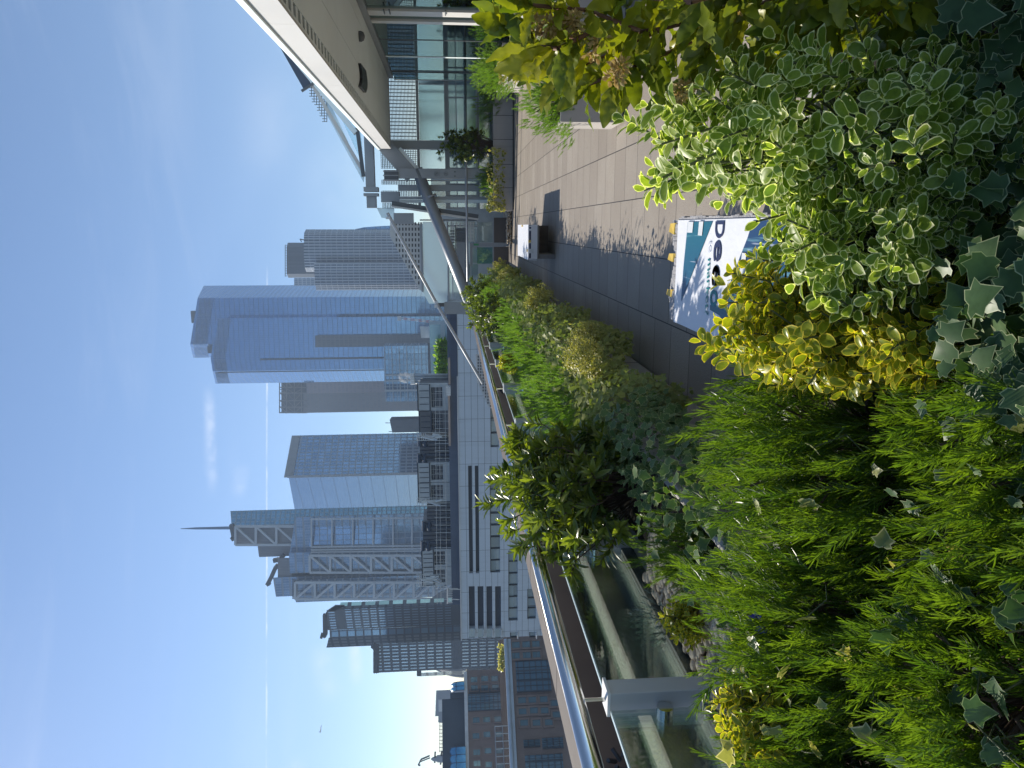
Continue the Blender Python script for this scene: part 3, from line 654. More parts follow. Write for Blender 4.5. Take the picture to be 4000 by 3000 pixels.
def vault(Y0, Y1, nseg, Xt):
    a = wpt(1822, Y1)[:2]; b = wpt(1822, Y0)[:2]; hz = wpt(Xt, (Y0 + Y1) / 2)[2] - z1; v = []; fs = []; K = 12; Nn = nseg * 4
    for i in range(Nn + 1):
        p = a + (b - a) * i / Nn; bulge = 1 + .10 * abs(sin(pi * i / 4))
        for k in range(K + 1):
            an = pi / 2 * k / K; v.append((*(p + n * (2.4 * cos(an) * bulge - 1.5)), z1 + .45 + hz * sin(an) * bulge * .93))
    for i in range(Nn):
        for k in range(K): q = i * (K + 1) + k; fs.append((q, q + 1, q + K + 2, q + K + 1))
    MB().add(v, fs).build('glass_vault', M_vb, o, smooth=True)
    mb = MB()
    for i in range(0, Nn + 1, 4):
        for k in range(K): mb.tube(v[i * (K + 1) + k], v[i * (K + 1) + k + 1], .07, n=5)
    for q in ((5, 0),):
        for i in range(Nn): mb.tube(v[i * (K + 1) + 5], v[(i + 1) * (K + 1) + 5], .06, n=5)
    mb.build('vault_ribs', M_roofd, o)
vault(2664, 2697, 2, 1771); vault(2916, 3040, 4, 1768)
mb = MB()
for X in (1722, 1716): mb.tube(ony(X, 2822, 121), ony(X + 1, 2940, 121), .05, n=5)
for i in range(9): mb.tube(ony(1715, 2822 + 14 * i, 121), ony(1730, 2822 + 14 * i, 121), .05, n=5)
mb.build('roof_rail', M_dark, o)
wins = [(X, X + 30, Y, Y + 24) for X, Y in ((2000, 2550), (2042, 2548), (2080, 2546), (2000, 2508), (2040, 2506), (2078, 2504), (2024, 2724), (2064, 2722), (2108, 2720), (2026, 2768), (2070, 2764), (2112, 2764), (2032, 2812), (2080, 2812), (2128, 2810), (2150, 2735), (2158, 2780))]
o, n, wpt, plate, L, R, z1 = granite('granite_building', 'brown granite building with pale roof edge pipe, lower and nearer one of two', ((3060, 80), (2496, 92)), 20, 1979, wins, [(2016, 2150, 2582, 2703), (2045, 2110, 2890, 2920), (2052, 2200, 2948, 3020), (2118, 2200, 2882, 2925)])
mb = MB(); A = wpt(1985, 3055)[:2]; B = wpt(1985, 2498)[:2]
mb.tube((*(A + n * .3), z1 + .15), (*(B + n * .3), z1 + .15), .28, n=10); plate(mb, A, B, z1 - .5, z1 - .1, .3, .25); mb.build('roof_edge', pm('pale_edge', (.45, .52, .58), .45, scale=.3), o)
mb = MB(); q = -n * 2.2
for z in (1.0, 2.0): mb.tube((*(wpt(1985, 3055)[:2] + q), z1 + z), (*(wpt(1985, 2826)[:2] + q), z1 + z), .06, n=5)
for i in range(8): p = wpt(1985, 2826 + i * 30)[:2] + q; mb.tube((*p, z1 - .3), (*p, z1 + 2.0), .06, n=5)
mb.build('roof_rail', M_pipe, o)
# =====================================================================  TERRACE
def paving():
    m, t, out = newmat('granite_paving')
    g = t.new('ShaderNodeNewGeometry').outputs['Position']
    sp = t.new('ShaderNodeSeparateXYZ', {0: g})
    u = t.m('DIVIDE', t.m('ADD', sp.outputs[0], 10.25), .5); row = t.m('FLOOR', u)
    shift = t.new('ShaderNodeTexWhiteNoise', {'W': row}, noise_dimensions='1D').outputs[0]
    v = t.m('ADD', t.m('DIVIDE', sp.outputs[1], .47), shift); 
    fu = t.m('FRACT', u); fv = t.m('FRACT', v)
    du = t.m('MINIMUM', fu, t.m('SUBTRACT', 1, fu)); dv = t.m('MINIMUM', fv, t.m('SUBTRACT', 1, fv))
    joint = t.m('MULTIPLY', t.m('GREATER_THAN', du, .009), t.m('GREATER_THAN', dv, .009))
    rn = t.new('ShaderNodeTexWhiteNoise', {'Vector': t.new('ShaderNodeCombineXYZ', {0: row, 1: t.m('FLOOR', v)}).outputs[0]}, noise_dimensions='2D').outputs[0]
    c = t.mix(rn, (.325, .285, .235), (.41, .365, .305))
    c = t.mix(t.ramp(t.noise(g, 1.3, 5, .65), .35, .7, 0, .45), c, (.285, .24, .195))
    c = t.mix(t.ramp(t.noise(g, 130, 3, .6), .45, .62, 0, .6), c, (.19, .155, .135))
    pit = t.noise(t.new('ShaderNodeMapping', {'Vector': g, 'Scale': (1, 1.9, 1)}).outputs[0], 42, 2, .5)
    c = t.mix(t.ramp(pit, .66, .71, 0, .6), c, (.10, .075, .06))
    c = t.mix(t.ramp(t.noise(g, 9, 5, .7), .62, .72, 0, .3), c, (.14, .10, .085))
    c = t.mix(joint, (.035, .032, .03), c)
    b = t.new('ShaderNodeBsdfPrincipled', {'Base Color': c, 'Roughness': .62, 'Specular IOR Level': .35})
    h = t.m('ADD', t.m('MULTIPLY', joint, .6), t.m('MULTIPLY', t.noise(g, 150, 3), .25))
    bp = t.new('ShaderNodeBump', {'Height': h, 'Strength': .35, 'Distance': .006}); t.l.new(bp.outputs[0], b.inputs['Normal'])
    t.l.new(b.outputs[0], out.inputs[0]); return m
M_pave = paving()
struct(MB().box(-1.3, 7.5, -3, 24.5, -.3, 0), 'terrace_floor', M_pave)
M_conc = pm('planter_concrete', (.46, .43, .40), .65, scale=1.4, var=.07, bump=.12, bscale=90, streak=.18)
M_soil = pm('dark_soil', (.028, .02, .015), .95, scale=14, var=.2, bump=1., bscale=50)
M_memb = pm('gutter_grey', (.27, .275, .26), .8, scale=2, var=.15, streak=.2)
M_par = pm('parapet_brown', (.12, .092, .085), .6, scale=1.1, var=.12, bump=.1, bscale=140)
M_cop = pm('coping_stone', (.155, .132, .115), .8, scale=1.1, var=.09, bump=.06, bscale=140, spec=.15)
def planter(name, label, x0, x1, y0, y1, h, th=.05, joints=(), group=None, soil=-.04):
    o = thing(name, ((x0 + x1) / 2, (y0 + y1) / 2, 0), label, 'planter', group)
    b = MB(); p = .03
    b.box(x0, x1, y0, y0 + th, p, h).box(x0, x1, y1 - th, y1, p, h).box(x0, x0 + th, y0 + th, y1 - th, p, h).box(x1 - th, x1, y0 + th, y1 - th, p, h)
    b.build('sides', M_conc, o, bevel=.006)
    MB().box(x0 + th, x1 - th, y0 + th, y1 - th, .02, h + soil).build('soil', M_soil, o)
    MB().box(x0 + .03, x1 - .03, y0 + .03, y1 - .03, .002, .03).build('plinth', M_dark, o)
    if joints:
        j = MB()
        for ax_, q in joints:
            if ax_ == 'x': j.box(q - .006, q + .006, y0 - .0025, y0 - .0005, .03, h)
            else: j.box(x1 + .0005, x1 + .0025, q - .006, q + .006, .03, h)
        j.build('joints', M_dark, o)
    return o
planter('planter', 'long concrete planter running beside the steel rail, overflowing with shrubs', -1.86, -1.2, 2.05, 19.3, .66, joints=[('y', q) for q in (3.5, 5, 6.5, 8, 9.5, 11, 12.5, 14, 15.5, 17)])
planter('planter', 'nearest planter, packed with rosemary, euonymus and ivy in the foreground', -2.1, 1.35, .7, 2.04, .74)
planter('planter', 'grey concrete box planter on the right with draping rosemary and an edge in sun', .985, 3.3, 7.43, 7.93, .63)
planter('planter', 'square brown concrete planter farther back on the right, by the glass wall', 3.12, 3.72, 16.4, 18.6, .57)
planter('planter', 'low grey concrete planter across the far end of the terrace', .42, 3.3, 20.4, 21.1, .55, joints=[('x', 1.02), ('x', 1.62), ('x', 2.25), ('x', 2.85)])
# gutter, parapet
struct(MB().box(-2.75, -1.87, -1, 26, .3, .72).box(-1.87, -1.3, -1, 26, -.3, .001), 'roof_gutter', M_memb)
MB_k = MB().box(-2.29, -2.13, -1, 25, .721, .845)
M_kerb = pm('cream_kerb', (.56, .50, .42), .7, scale=1.6, var=.12, bump=.15, bscale=70)
o = MB_k.build('kerb', M_kerb); tagp(o, 'cream stone kerb running along the gravel behind the glass panels', 'kerb')
MB().box(-2.292, -2.128, 2.335, 2.341, .75, .8475).build('joint', M_dark, o)
o = thing('parapet_wall', (-2.9, 10, .3), 'brown stone parapet with paler coping slabs beyond the steel rail', 'parapet')
MB().box(-3.02, -2.72, -1, 26, .2, 1.02).build('wall', M_par, o)
cy = [-1, 1.5, 2.62, 4.28, 5.9, 7.6, 9.2, 10.9, 12.6, 14.3, 16, 17.7, 19.4, 21, 23, 26]
for a, b in zip(cy, cy[1:]): MB().box(-3.0, -2.70, a + .006, b - .006, 1.022, 1.062).build('coping_slab', M_cop, o, bevel=.004)
mb = MB().box(-2.72 + .003, -2.69, -1, 26, .80, .83); mb.build('flashing', pm('grey_flashing', (.30, .32, .33), .35, metal=.3), o)
for y in (3.05, 3.2, 7.3, 6.9, 9.3, 12):
    c = MB()
    for k in range(9): a = (-2.66 + random.uniform(-.03, .02), y + random.uniform(-.08, .08), .86 + random.uniform(-.02, .08)); c.tube(a, (a[0] + .04, a[1] + random.uniform(-.05, .05), a[2] + random.uniform(-.04, .05)), .012, n=5)
    tagp(c.build('cable_clip', M_dark), 'small dark tangle of cable clips on the parapet inner face', 'cable clip', 'cable clips on the parapet')
def stones(name, label, x0, x1, y0, y1, z, n, r, mat, cat='gravel', zr=.02):
    base = []; K = 6
    for lv, (rr, zz) in enumerate(((.75, -.5), (1, .0), (.62, .55))): base += [(rr * cos(2 * pi * k / K + lv * .5), rr * sin(2 * pi * k / K + lv * .5), zz * .7) for k in range(K)]
    base.append((0, 0, .72 * .8)); base = np.array(base)
    fs = [];
    for l in range(2): fs += [(l * K + k, l * K + (k + 1) % K, (l + 1) * K + (k + 1) % K, (l + 1) * K + k) for k in range(K)]
    fs += [(2 * K + k, 2 * K + (k + 1) % K, 3 * K) for k in range(K)]
    V = []; Fs = []
    for i in range(n):
        s = r * rng.uniform(.55, 1.25) * np.array((1, rng.uniform(.6, 1), rng.uniform(.5, .8))); a = rng.uniform(0, 2 * pi)
        v = base * s * rng.uniform(.88, 1.12, (len(base), 1)); v = v @ np.array([[cos(a), sin(a), 0], [-sin(a), cos(a), 0], [0, 0, 1]])
        v += (rng.uniform(x0, x1), rng.uniform(y0, y1), z + rng.uniform(0, zr)); b = i * len(base)
        V.append(v); Fs += [tuple(b + k for k in f) for f in fs]
    mb = MB(); mb.v = [tuple(q) for q in np.concatenate(V)]; mb.f = Fs; mb.uv = [None] * len(Fs)
    o = mb.build(name, mat, smooth=True); return tagp(o, label, cat, kind='stuff')
M_grav = pm('dark_gravel', (.36, .32, .28), .7, scale=28, var=.25, col2=(.15, .135, .12))
M_peb = pm('buff_pebbles', (.78, .63, .45), .6, scale=22, var=.2, col2=(.52, .41, .29))
stones('gravel_strip', 'dark grey gravel strip between the parapet and the cream kerb', -2.70, -2.30, 1.2, 14, .735, 5200, .022, M_grav)
stones('pebbles', 'buff round pebbles showing beside the white rail post', -1.84, -1.45, 2.35, 3.6, .665, 1000, .030, M_peb, 'pebbles', .03)
stones('bark_chippings', 'dark and tan chippings below the glass screen at the far end', -.45, .40, 20.9, 21.6, .02, 420, .055, M_peb, 'chippings', .12)
o = tagp(MB().box(-2.62, -2.36, 2.92, 3.22, .73, .80).box(-2.60, -2.38, 2.86, 2.915, .73, .785).build('drain_cover', M_cop, bevel=.004), 'square stone drain cover lying on the gravel strip', 'drain cover')
# ---- glass balustrade with steel rail
M_chrome = pm('polished_steel', (.80, .80, .78), .16, metal=1., var=.04, scale=2)
M_post = pm('post_paint', (.56, .57, .56), .45, scale=1.5, var=.05, streak=.12)
M_gl = glass('rail_glass', (.90, .94, .915), (.9, 1, .95), .015, .02, .8)
M_gedge = pm('glass_edge', (.55, .66, .62), .25, spec=.8)
bal = thing('balustrade', (-1.9, 8, .6), 'glass balustrade with a round polished steel handrail along the left edge', 'balustrade')
MB().tube((-1.86, -1, 1.232), (-1.86, 22, 1.232), .038, n=24).build('handrail', M_chrome, bal, smooth=True)
PY = [1.05, 2.62, 4.1, 5.45, 6.86, 8.5, 10.1, 11.7, 13.3, 14.9, 16.5, 18.1]
for y in PY:
    p = MB().box(-1.895, -1.805, y - .045, y + .05, .60, 1.10).build('post', M_post, bal, bevel=.004)
    MB().box(-1.902, -1.798, y - .052, y + .057, 1.101, 1.113).build('cap', M_white, p)
    MB().tube((-1.86, y, 1.113), (-1.86, y, 1.2), .009, n=8).build('rail_stem', M_chrome, p)
    MB().box(-1.92, -1.9, y - .03, y + .06, .62, 1.09).build('glass_channel', M_white, p)
    for s in (-1, 1):
        c = MB(); yc = y + s * .085
        c.tube((-1.895, yc, .89), (-1.845, yc, .89), .032, n=20); c.box(-1.89, -1.85, min(y, yc), max(y, yc), .874, .906)
        c.build('glass_clamp', M_chrome, p)
for a, b in zip(PY, PY[1:]):
    g = MB().box(-1.878, -1.862, a + .075, b - .07, .64, 1.098).build('glass_panel', M_gl, bal)
    MB().box(-1.8785, -1.8615, a + .075, b - .07, 1.0985, 1.104).build('top_edge', M_gedge, g)
# ---- benches with printed covers
M_cover = pm('white_cover', (.80, .81, .84), .5, scale=3, var=.03, bump=.25, bscale=9)
M_tape = pm('grey_tape', (.42, .41, .41), .6, scale=8, var=.15, bump=.6, bscale=35)
M_yel = pm('yellow_tape', (.80, .55, .10), .5, scale=5, var=.06)
M_bench = pm('bench_stone', (.27, .25, .235), .7, scale=2, var=.12, bump=.15, bscale=90)
M_bwood = pm('bench_wood', (.16, .12, .09), .65, scale=3, var=.15, stretch=(8, 1, 1))
def poster(name, ca, cb):
    m, t, out = newmat(name); g = t.new('ShaderNodeNewGeometry').outputs['Position']
    st = t.new('ShaderNodeMapping', {'Vector': g, 'Rotation': (0, 0, .75), 'Scale': (14, .9, 1)}).outputs[0]
    sp = t.new('ShaderNodeSeparateXYZ', {0: g})
    k = t.ramp(t.m('ADD', sp.outputs[0], t.m('MULTIPLY', t.noise(g, 2.5, 2), .25)), -.45, .15)
    c = t.mix(k, ca, cb); c = t.mix(t.ramp(t.noise(st, 2.2, 3), .60, .72, 0, .45), c, (.25, .55, .60)); c = t.mix(t.ramp(t.noise(st, 3.1, 2), .66, .72, 0, .6), c, (.55, .60, .70))
    b = t.new('ShaderNodeBsdfPrincipled', {'Base Color': c, 'Roughness': .4}); t.l.new(b.outputs[0], out.inputs[0]); return m
M_teal = poster('teal_print', (.004, .115, .145), (.014, .05, .14)); M_navy = poster('navy_print', (.012, .045, .16), (.01, .13, .19))
M_ink = pm('navy_ink', (.022, .028, .09), .45); M_tink = pm('teal_ink', (.0, .19, .20), .45); M_gink = pm('grey_ink', (.55, .58, .66), .5); M_wink = pm('white_ink', (.80, .82, .83), .5)
TOPZ = .45
def bench(y0, y1, label):
    o = thing('bench', (-.24, (y0 + y1) / 2, 0), label, 'bench')
    MB().box(-.51, .03, y0, y1, .27, TOPZ - .012).build('seat_slab', M_bench, o)
    MB().box(-.51, -.44, y0 + .02, y1 - .02, .0, .268).build('side_panel', M_bench, o, bevel=.006)
    MB().box(-.438, .02, y0 + .95, y1 - .02, .0, .266).build('support_block', M_bwood, o)
    return o
def cover(o, y0, y1, droop):
    mb = MB(); z = TOPZ; N = 26
    for i in range(N):   # gently wrinkled cloth top, folded over both long sides
        a, b = y0 + (y1 - y0) * i / N, y0 + (y1 - y0) * (i + 1) / N
        w = [.004 * sin(3.1 * q + 1) + .003 * sin(9 * q) for q in (a, b)]; d = [.02 + droop * (.5 + .5 * sin(2.3 * q)) for q in (a, b)]
        mb.hexa([(-.525 - w[0], a, z - .008), (.036, a, z - .008), (.036, b, z - .008), (-.525 - w[1], b, z - .008), (-.525 - w[0], a, z), (.036, a, z), (.036, b, z), (-.525 - w[1], b, z)])
        mb.hexa([(-.53 - w[0], a, z - d[0] - .09), (-.518 - w[0], a, z - d[0] - .09), (-.518 - w[1], b, z - d[1] - .09), (-.53 - w[1], b, z - d[1] - .09), (-.525 - w[0], a, z - .001), (-.516 - w[0], a, z - .001), (-.516 - w[1], b, z - .001), (-.525 - w[1], b, z - .001)])
    c = mb.build('printed_cover', M_cover, o)
    return c
def flat(parent, name, pts, mat, z, close=True):
    P = [onz(X, Y, z) for X, Y in pts]
    P = [(min(.0355, max(-.524, q[0])), min(4.12, q[1]), z) for q in P]
    a = sum(P[i][0] * P[(i + 1) % len(P)][1] - P[(i + 1) % len(P)][0] * P[i][1] for i in range(len(P)))
    if a < 0: P = P[::-1]
    return MB().add(P, [tuple(range(len(P)))]).build(name, mat, parent)
def Zp(*pts): return [(2550 + x / 3.687, 800 + y / 3.687) for x, y in pts]
def text(parent, name, body, X, Y, Xtop, z, mat, width=None, cap=False, rotz=pi, offset=0.):
    """lettering lying on the cover; baseline starts at picture point (X,Y), letter tops reach picture column Xtop"""
    cu = bpy.data.curves.new(name, 'FONT'); cu.body = body; cu.size = 1; cu.offset = offset
    tmp = bpy.data.objects.new(name, cu); COL.objects.link(tmp)
    me = bpy.data.meshes.new_from_object(tmp.evaluated_get(bpy.context.evaluated_depsgraph_get())); bpy.data.objects.remove(tmp)
    v = np.array([q.co[:] for q in me.vertices]); a = onz(X, Y, z); b = onz(Xtop, Y, z)
    v[:, 0] -= v[:, 0].min(); h = v[:, 1].max() if cap else .52
    sy = abs(a[1] - b[1]) / h; sx = sy if width is None else width / v[:, 0].max()
    w = np.stack([a[0] - v[:, 0] * sx, a[1] - v[:, 1] * sy, np.full(len(v), z)], 1) - wloc(parent)
    me.vertices.foreach_set('co', w.astype(np.float32).ravel()); me.materials.clear(); me.materials.append(mat)
    ob = bpy.data.objects.new(name, me); COL.objects.link(ob); ob.parent = parent; return ob
B1 = bench(2.25, 4.1, 'nearest bench, under a white printed cover with teal shapes and large lettering')
c = cover(B1, 2.25, 4.1, .03)
flat(c, 'navy_print', Zp((505, 247), (862, 238), (405, 1400), (440, 900)), M_navy, TOPZ + .003)
flat(c, 'teal_print', Zp((1440, 228), (1365, 470), (1250, 760), (980, 1480), (932, 1458), (822, 1438), (822, 1512), (955, 1590), (1010, 1680), (1120, 1900), (1500, 1900), (2600, 1900), (2600, 228)), M_teal, TOPZ + .003)
flat(c, 'white_bar', Zp((508, 245), (584, 245), (568, 402), (492, 400)), M_wink, TOPZ + .006)
flat(c, 'white_bar', Zp((666, 240), (728, 240), (706, 446), (648, 440)), M_wink, TOPZ + .006)
flat(c, 'white_bar', Zp((1285, 690), (1345, 700), (1308, 1118), (1232, 1116)), M_wink, TOPZ + .006)
text(c, 'lettering', 'D', 2550 + 905 / 3.687, 800 + 236 / 3.687, 2550 + 1030 / 3.687, TOPZ + .004, M_ink, width=.078, cap=True, offset=.015)
for ch, x, y, xt, w, mt in (('e', 887, 512, 1003, .098, M_ink), ('e', 862, 866, 975, .098, M_ink), ('e', 862, 866, 975, .098, M_ink), ('o', 832, 1212, 942, .080, M_tink)):
    text(c, 'lettering', ch, 2550 + x / 3.687, 800 + y / 3.687, 2550 + xt / 3.687, TOPZ + .004, mt, width=w, offset=.014)
text(c, 'lettering', 'to', 2550 + 806 / 3.687, 800 + 515 / 3.687, 2550 + 845 / 3.687, TOPZ + .004, M_gink, width=.058)
text(c, 'lettering', 'market?', 2550 + 793 / 3.687, 800 + 775 / 3.687, 2550 + 828 / 3.687, TOPZ + .004, M_tink, width=.272, offset=.012)
text(c, 'lettering', 'ulatio', 2550 + 1775 / 3.687, 800 + 560 / 3.687, 2550 + 1835 / 3.687, TOPZ + .006, M_wink, width=.200, offset=.012)
text(c, 'lettering', 'an', 2550 + 1665 / 3.687, 800 + 935 / 3.687, 2550 + 1720 / 3.687, TOPZ + .006, M_wink, width=.098, offset=.012)
mb = MB()
for i in range(24):
    x = -.52 + i * .0232; mb.box(x, x + .0245, 4.1, 4.19 + random.uniform(-.008, .008) + .03 * sin(i * .35), .36 + random.uniform(-.01, .01), TOPZ - .003 + random.uniform(-.006, .002))
for i in range(38):
    y = 2.25 + i * .0487; mb.box(.037, .046 + random.uniform(0, .012), y, y + .05, .30 + random.uniform(-.02, .02), TOPZ - .004)
mb.build('taped_edge', M_tape, B1)
mb = MB()
for x, s in ((-.01, .032), (-.17, .024), (-.37, .022)): mb.add([(x - s, 4.165, TOPZ + .002), (x + s, 4.15, TOPZ + .002), (x + s * .9, 4.205, TOPZ + .012), (x - s * .5, 4.215, TOPZ + .016), (x - s, 4.15, TOPZ - .02), (x + s, 4.13, TOPZ - .02)], [(0, 1, 2, 3), (4, 5, 1, 0)])
mb.build('yellow_tabs', M_yel, B1)
B2 = bench(12.2, 14.1, 'farther bench, its white cover patched with yellow tape, casting a dark shadow')
c = cover(B2, 12.2, 14.1, .05)
mb = MB()
mb.box(-.515, .033, 12.185, 12.199, .30, TOPZ); mb.build('end_flap', M_cover, c)
mb = MB(); mb.box(-.5, .03, 12.181, 12.184, .405, .435); mb.build('black_stripe', M_ink, c)
mb = MB()
for x0, x1 in ((-.06, -.03), (-.42, -.35), (-.26, -.24), (.0, .02)): mb.box(x0, x1, 12.177, 12.180, .36 + random.uniform(0, .03), .44)
mb.build('white_patches', M_wink, c)
mb = MB().box(-.25, -.21, 12.170, 12.176, .41, .45).box(.0, .03, 13.1, 13.25, TOPZ + .001, TOPZ + .012).box(-.40, -.36, 12.25, 12.33, TOPZ + .001, TOPZ + .01); mb.build('yellow_tabs', M_yel, B2)

# ---- pavilion with deep white roof edge, side glass wall
M_fascia = pm('fascia_white', (.58, .57, .545), .45, scale=.6, var=.04, streak=.05)
M_soff = pm('soffit_grey', (.80, .88, .88), .5, scale=.6, var=.04)
M_vent = pm('vent_slot', (.03, .026, .022), .6)
M_side = glass('side_wall_glass', (.56, .80, .79), (.80, .97, .96), .17, .01, 1.0)
M_clear = glass('clear_glass', (.80, .88, .90), (1, 1, 1), .06, .01, 1.0)
M_alu = pm('grey_aluminium', (.30, .32, .34), .42, metal=.25, scale=.8, var=.06)
M_alud = pm('dark_aluminium', (.11, .12, .13), .45, metal=.2, scale=.8, var=.06)
FX, GX, SZ, EY = 2.07, 3.85, 3.25, 20.9
pav = thing('pavilion', (4.5, 12, 0), 'glass pavilion under a deep white roof edge along the right side', 'pavilion')
mb = MB()
for a, b in zip([2, 5, 8.4, 11.8, 14.6, 17.4, 20.2], [5, 8.4, 11.8, 14.6, 17.4, 20.2, EY]): mb.box(FX - .03, FX, a + .002, b - .002, SZ, SZ + .29)
mb.build('fascia', M_fascia, pav)
MB().box(FX + .002, 8, 2, EY, SZ + .31, SZ + .42).box(FX - .06, FX + .0, 2, EY + .002, SZ + .292, SZ + .35).build('roof_slab', M_soff, pav)
mb = MB()
for a, b in ((FX + .16, 2.75), (2.756, GX - .32), (GX - .314, GX - .02)): mb.box(a, b, 2, EY, SZ, SZ + .03)
mb.build('soffit', M_soff, pav)
mb = MB(); n = 58
for i in range(n): y = 7 + (EY - 7) * i / n; mb.box(FX + .002, FX + .158, y, y + .11, SZ + .004, SZ + .03)
mb.box(FX + .002, FX + .03, 7, EY, SZ, SZ + .03); mb.build('vent_bars', M_soff, pav); MB().box(FX + .002, FX + .16, 2, EY, SZ + .06, SZ + .08).build('vent_recess', M_vent, pav)
l0 = onz(1612 / 1, 268, SZ) if False else np.array((2.95, 14.2, SZ))
la = onz(1408, 320, SZ - .02); lb = onz(1424, 262, SZ - .02)
la = onz(1416, 262, SZ - .03); lb = onz(1416, 350, SZ - .03); mb = MB(); P = [la * (1 - f) + lb * f + np.array((0, .25 * sin(pi * f), 0)) for f in np.linspace(0, 1, 9)]
for a, b in zip(P, P[1:]): mb.hexa([a + (-.02, -.42, -.02), b + (-.02, -.42, -.02), b + (.02, .42, -.02), a + (.02, .42, -.02), a + (-.02, -.42, .028), b + (-.02, -.42, .028), b + (.02, .42, .028), a + (.02, .42, .028)])
mb.build('ceiling_lamp', pm('lamp_black', (.012, .013, .015), .4), pav)
l = onz(1409, 142, SZ - .03); MB().lathe((l[0], l[1], SZ - .10), [(.02, 0), (.07, .02), (.09, .06), (.09, .1)], 14).build('camera_dome', M_alud, pav, smooth=True)
MB().box(GX - .06, GX + .06, 2, EY - .1, SZ - .12, SZ - .002).build('head_rail', M_alu, pav)
ms = [(45, .16, M_fascia), (80, .09, M_fascia), (156, .02, M_alud), (222, .05, M_soff), (276, .02, M_alud), (283, .02, M_alud), (312, .04, M_fascia)]
ys = []
for Y, w, mt in ms:
    y = onx(1700, Y, GX)[1]; ys.append(y); dx = .05 if w > .08 else .014; MB().box(GX - dx, GX + dx, y - w, y + w, 0.02, SZ - .122).build('mullion', mt, pav)
for X, k in ((1466, 0), (1480, 0), (1509, 0), (1755, 0)): pass
for z0 in (2.72, 2.82, 1.72): MB().box(GX - .075, GX - .052, ys[0] - .30, ys[0] - .02, z0, z0 + .02).build('hinge', M_alud, pav)
ye = [3.0, 8.0] + ys
for a, b in zip(ye, ye[1:]):
    if b - a > .3: MB().box(GX - .006, GX + .006, a + .05, b - .05, .05, SZ - .13).build('glass_pane', M_side, pav)
M_int = pm('interior_teal', (.45, .55, .56), .7, scale=.6, var=.2)
MB().box(8, 8.1, 2, 26, 0.001, SZ + .2).box(GX + .1, 8, 2, 2.1, 0.001, SZ).build('inner_wall', M_int, pav)
# dark box added to stand for shelf reflections inside the glass
MB().box(5.2, 7.6, 20.2, 20.7, .001, 1.0).build('shelf_reflection', M_alud, pav)
# ---- far end wall
FY = 21.5
fw = thing('glazed_end_wall', (1.5, FY, 0), 'steel and glass end wall with slotted metal screens facing the terrace', 'glazed wall')
M_scr = pm('screen_grey', (.155, .17, .175), .5, metal=.2, scale=2, var=.06); M_scw = pm('screen_white', (.62, .62, .60), .5, scale=2, var=.04)
M_blu = facade('etched_panel', (.44, .58, .76), (.30, .34, .37), 60, 60, .0, .0, .8, .12, .3, .01)
M_low = facade('clerestory', (.24, .31, .36), (.40, .44, .47), 1.1, .55, .04, .05, .5, .1, 1.0, .02)
def screen(parent, y, x0, x1, z0, z1, nx, nz, mat, fx=.34, fz=.28, nm='slotted_screen', th=.02):
    mb = MB(); w = (x1 - x0) / nx; h = (z1 - z0) / nz
    for i in range(nx + 1): x = x0 + w * i; mb.box(max(x0, x - w * fx / 2), min(x1, x + w * fx / 2), y, y + th, z0, z1)
    for k in range(nz + 1): z = z0 + h * k; mb.box(x0, x1, y + .003, y + th - .003, max(z0, z - h * fz / 2), min(z1, z + h * fz / 2))
    return mb.build(nm, mat, parent)
def Zx(Y, X=1700, y=FY): return ony(X, Y, y)[0]
def Zz(X, Y=600, y=FY): return ony(X, Y, y)[2]
ztop, zb1, zb2, zb3, zb4, zb5 = Zz(1522), Zz(1632), Zz(1741), Zz(1752), Zz(1868), 0.02
bays = [(Zx(547), Zx(-260), 55), (Zx(660), Zx(585), 10), (Zx(722), Zx(703), 5), (Zx(767), Zx(745), 5), (Zx(815), Zx(792), 5)]
for i, (a, b, nx) in enumerate(bays):
    b2 = min(b, 7.9)
    screen(fw, FY + .02, a, b2, zb1 + .02, ztop + (0 if i == 0 else .25), max(3, int(nx * (b2 - a) / (b - a))), 20 if i == 0 else 22, M_scr, .24, .42)
    MB().box(a, b2, FY + .05, FY + .06, zb2 + .02, zb1 - .06).build('etched_panel', M_blu if i < 2 else M_clear, fw)
    MB().box(a, b2, FY + .05, FY + .06, zb4 + .03, zb3 - .03).build('clerestory_pane', M_low, fw)
    MB().box(a, b2, FY, FY + .08, zb1 - .055, zb1 + .015).box(a, b2, FY, FY + .08, zb3 - .025, zb2 + .015).box(a, b2, FY, FY + .08, zb4 - .03, zb4 + .025).build('transom', M_alu, fw)
    MB().box(a, b2, FY + .04, FY + .1, .001, zb4 - .035).build('lower_panel', M_blu, fw)
def col(Y0, Y1, y, X0, X1, mt, th=.18, nm='column'): return slab(y, X0, X1, Y0, Y1, th).build(nm, mt, fw)
col(549, 583, FY - .10, 1526, 1985, M_alu); col(703, 707, FY - .02, 1560, 1980, M_fascia, .05); col(722, 746, FY - .06, 1555, 1985, M_alu, .12); col(768, 779, FY - .1, 1560, 1985, M_alu, .1); col(780, 792, FY - .06, 1560, 1985, M_soff, .1)
sgn = col(659, 697, 20.95, 1556, 1985, M_alu, .25, 'sign_column')
M_sign = pm('engraved_sign', (.10, .105, .11), .6)
def ring(X, Y, r, mb, y):
    c = ony(X, Y, y); pts = [c + np.array((r * cos(a), 0, r * sin(a))) for a in np.linspace(0, 2 * pi, 19)]
    for p, q in zip(pts, pts[1:]): mb.bar(p, q, .008, .004, up=(0, 1, 0))
mb = MB(); y = 20.945
ring(1704, 679, .052, mb, y); ring(1742, 679, .05, mb, y)
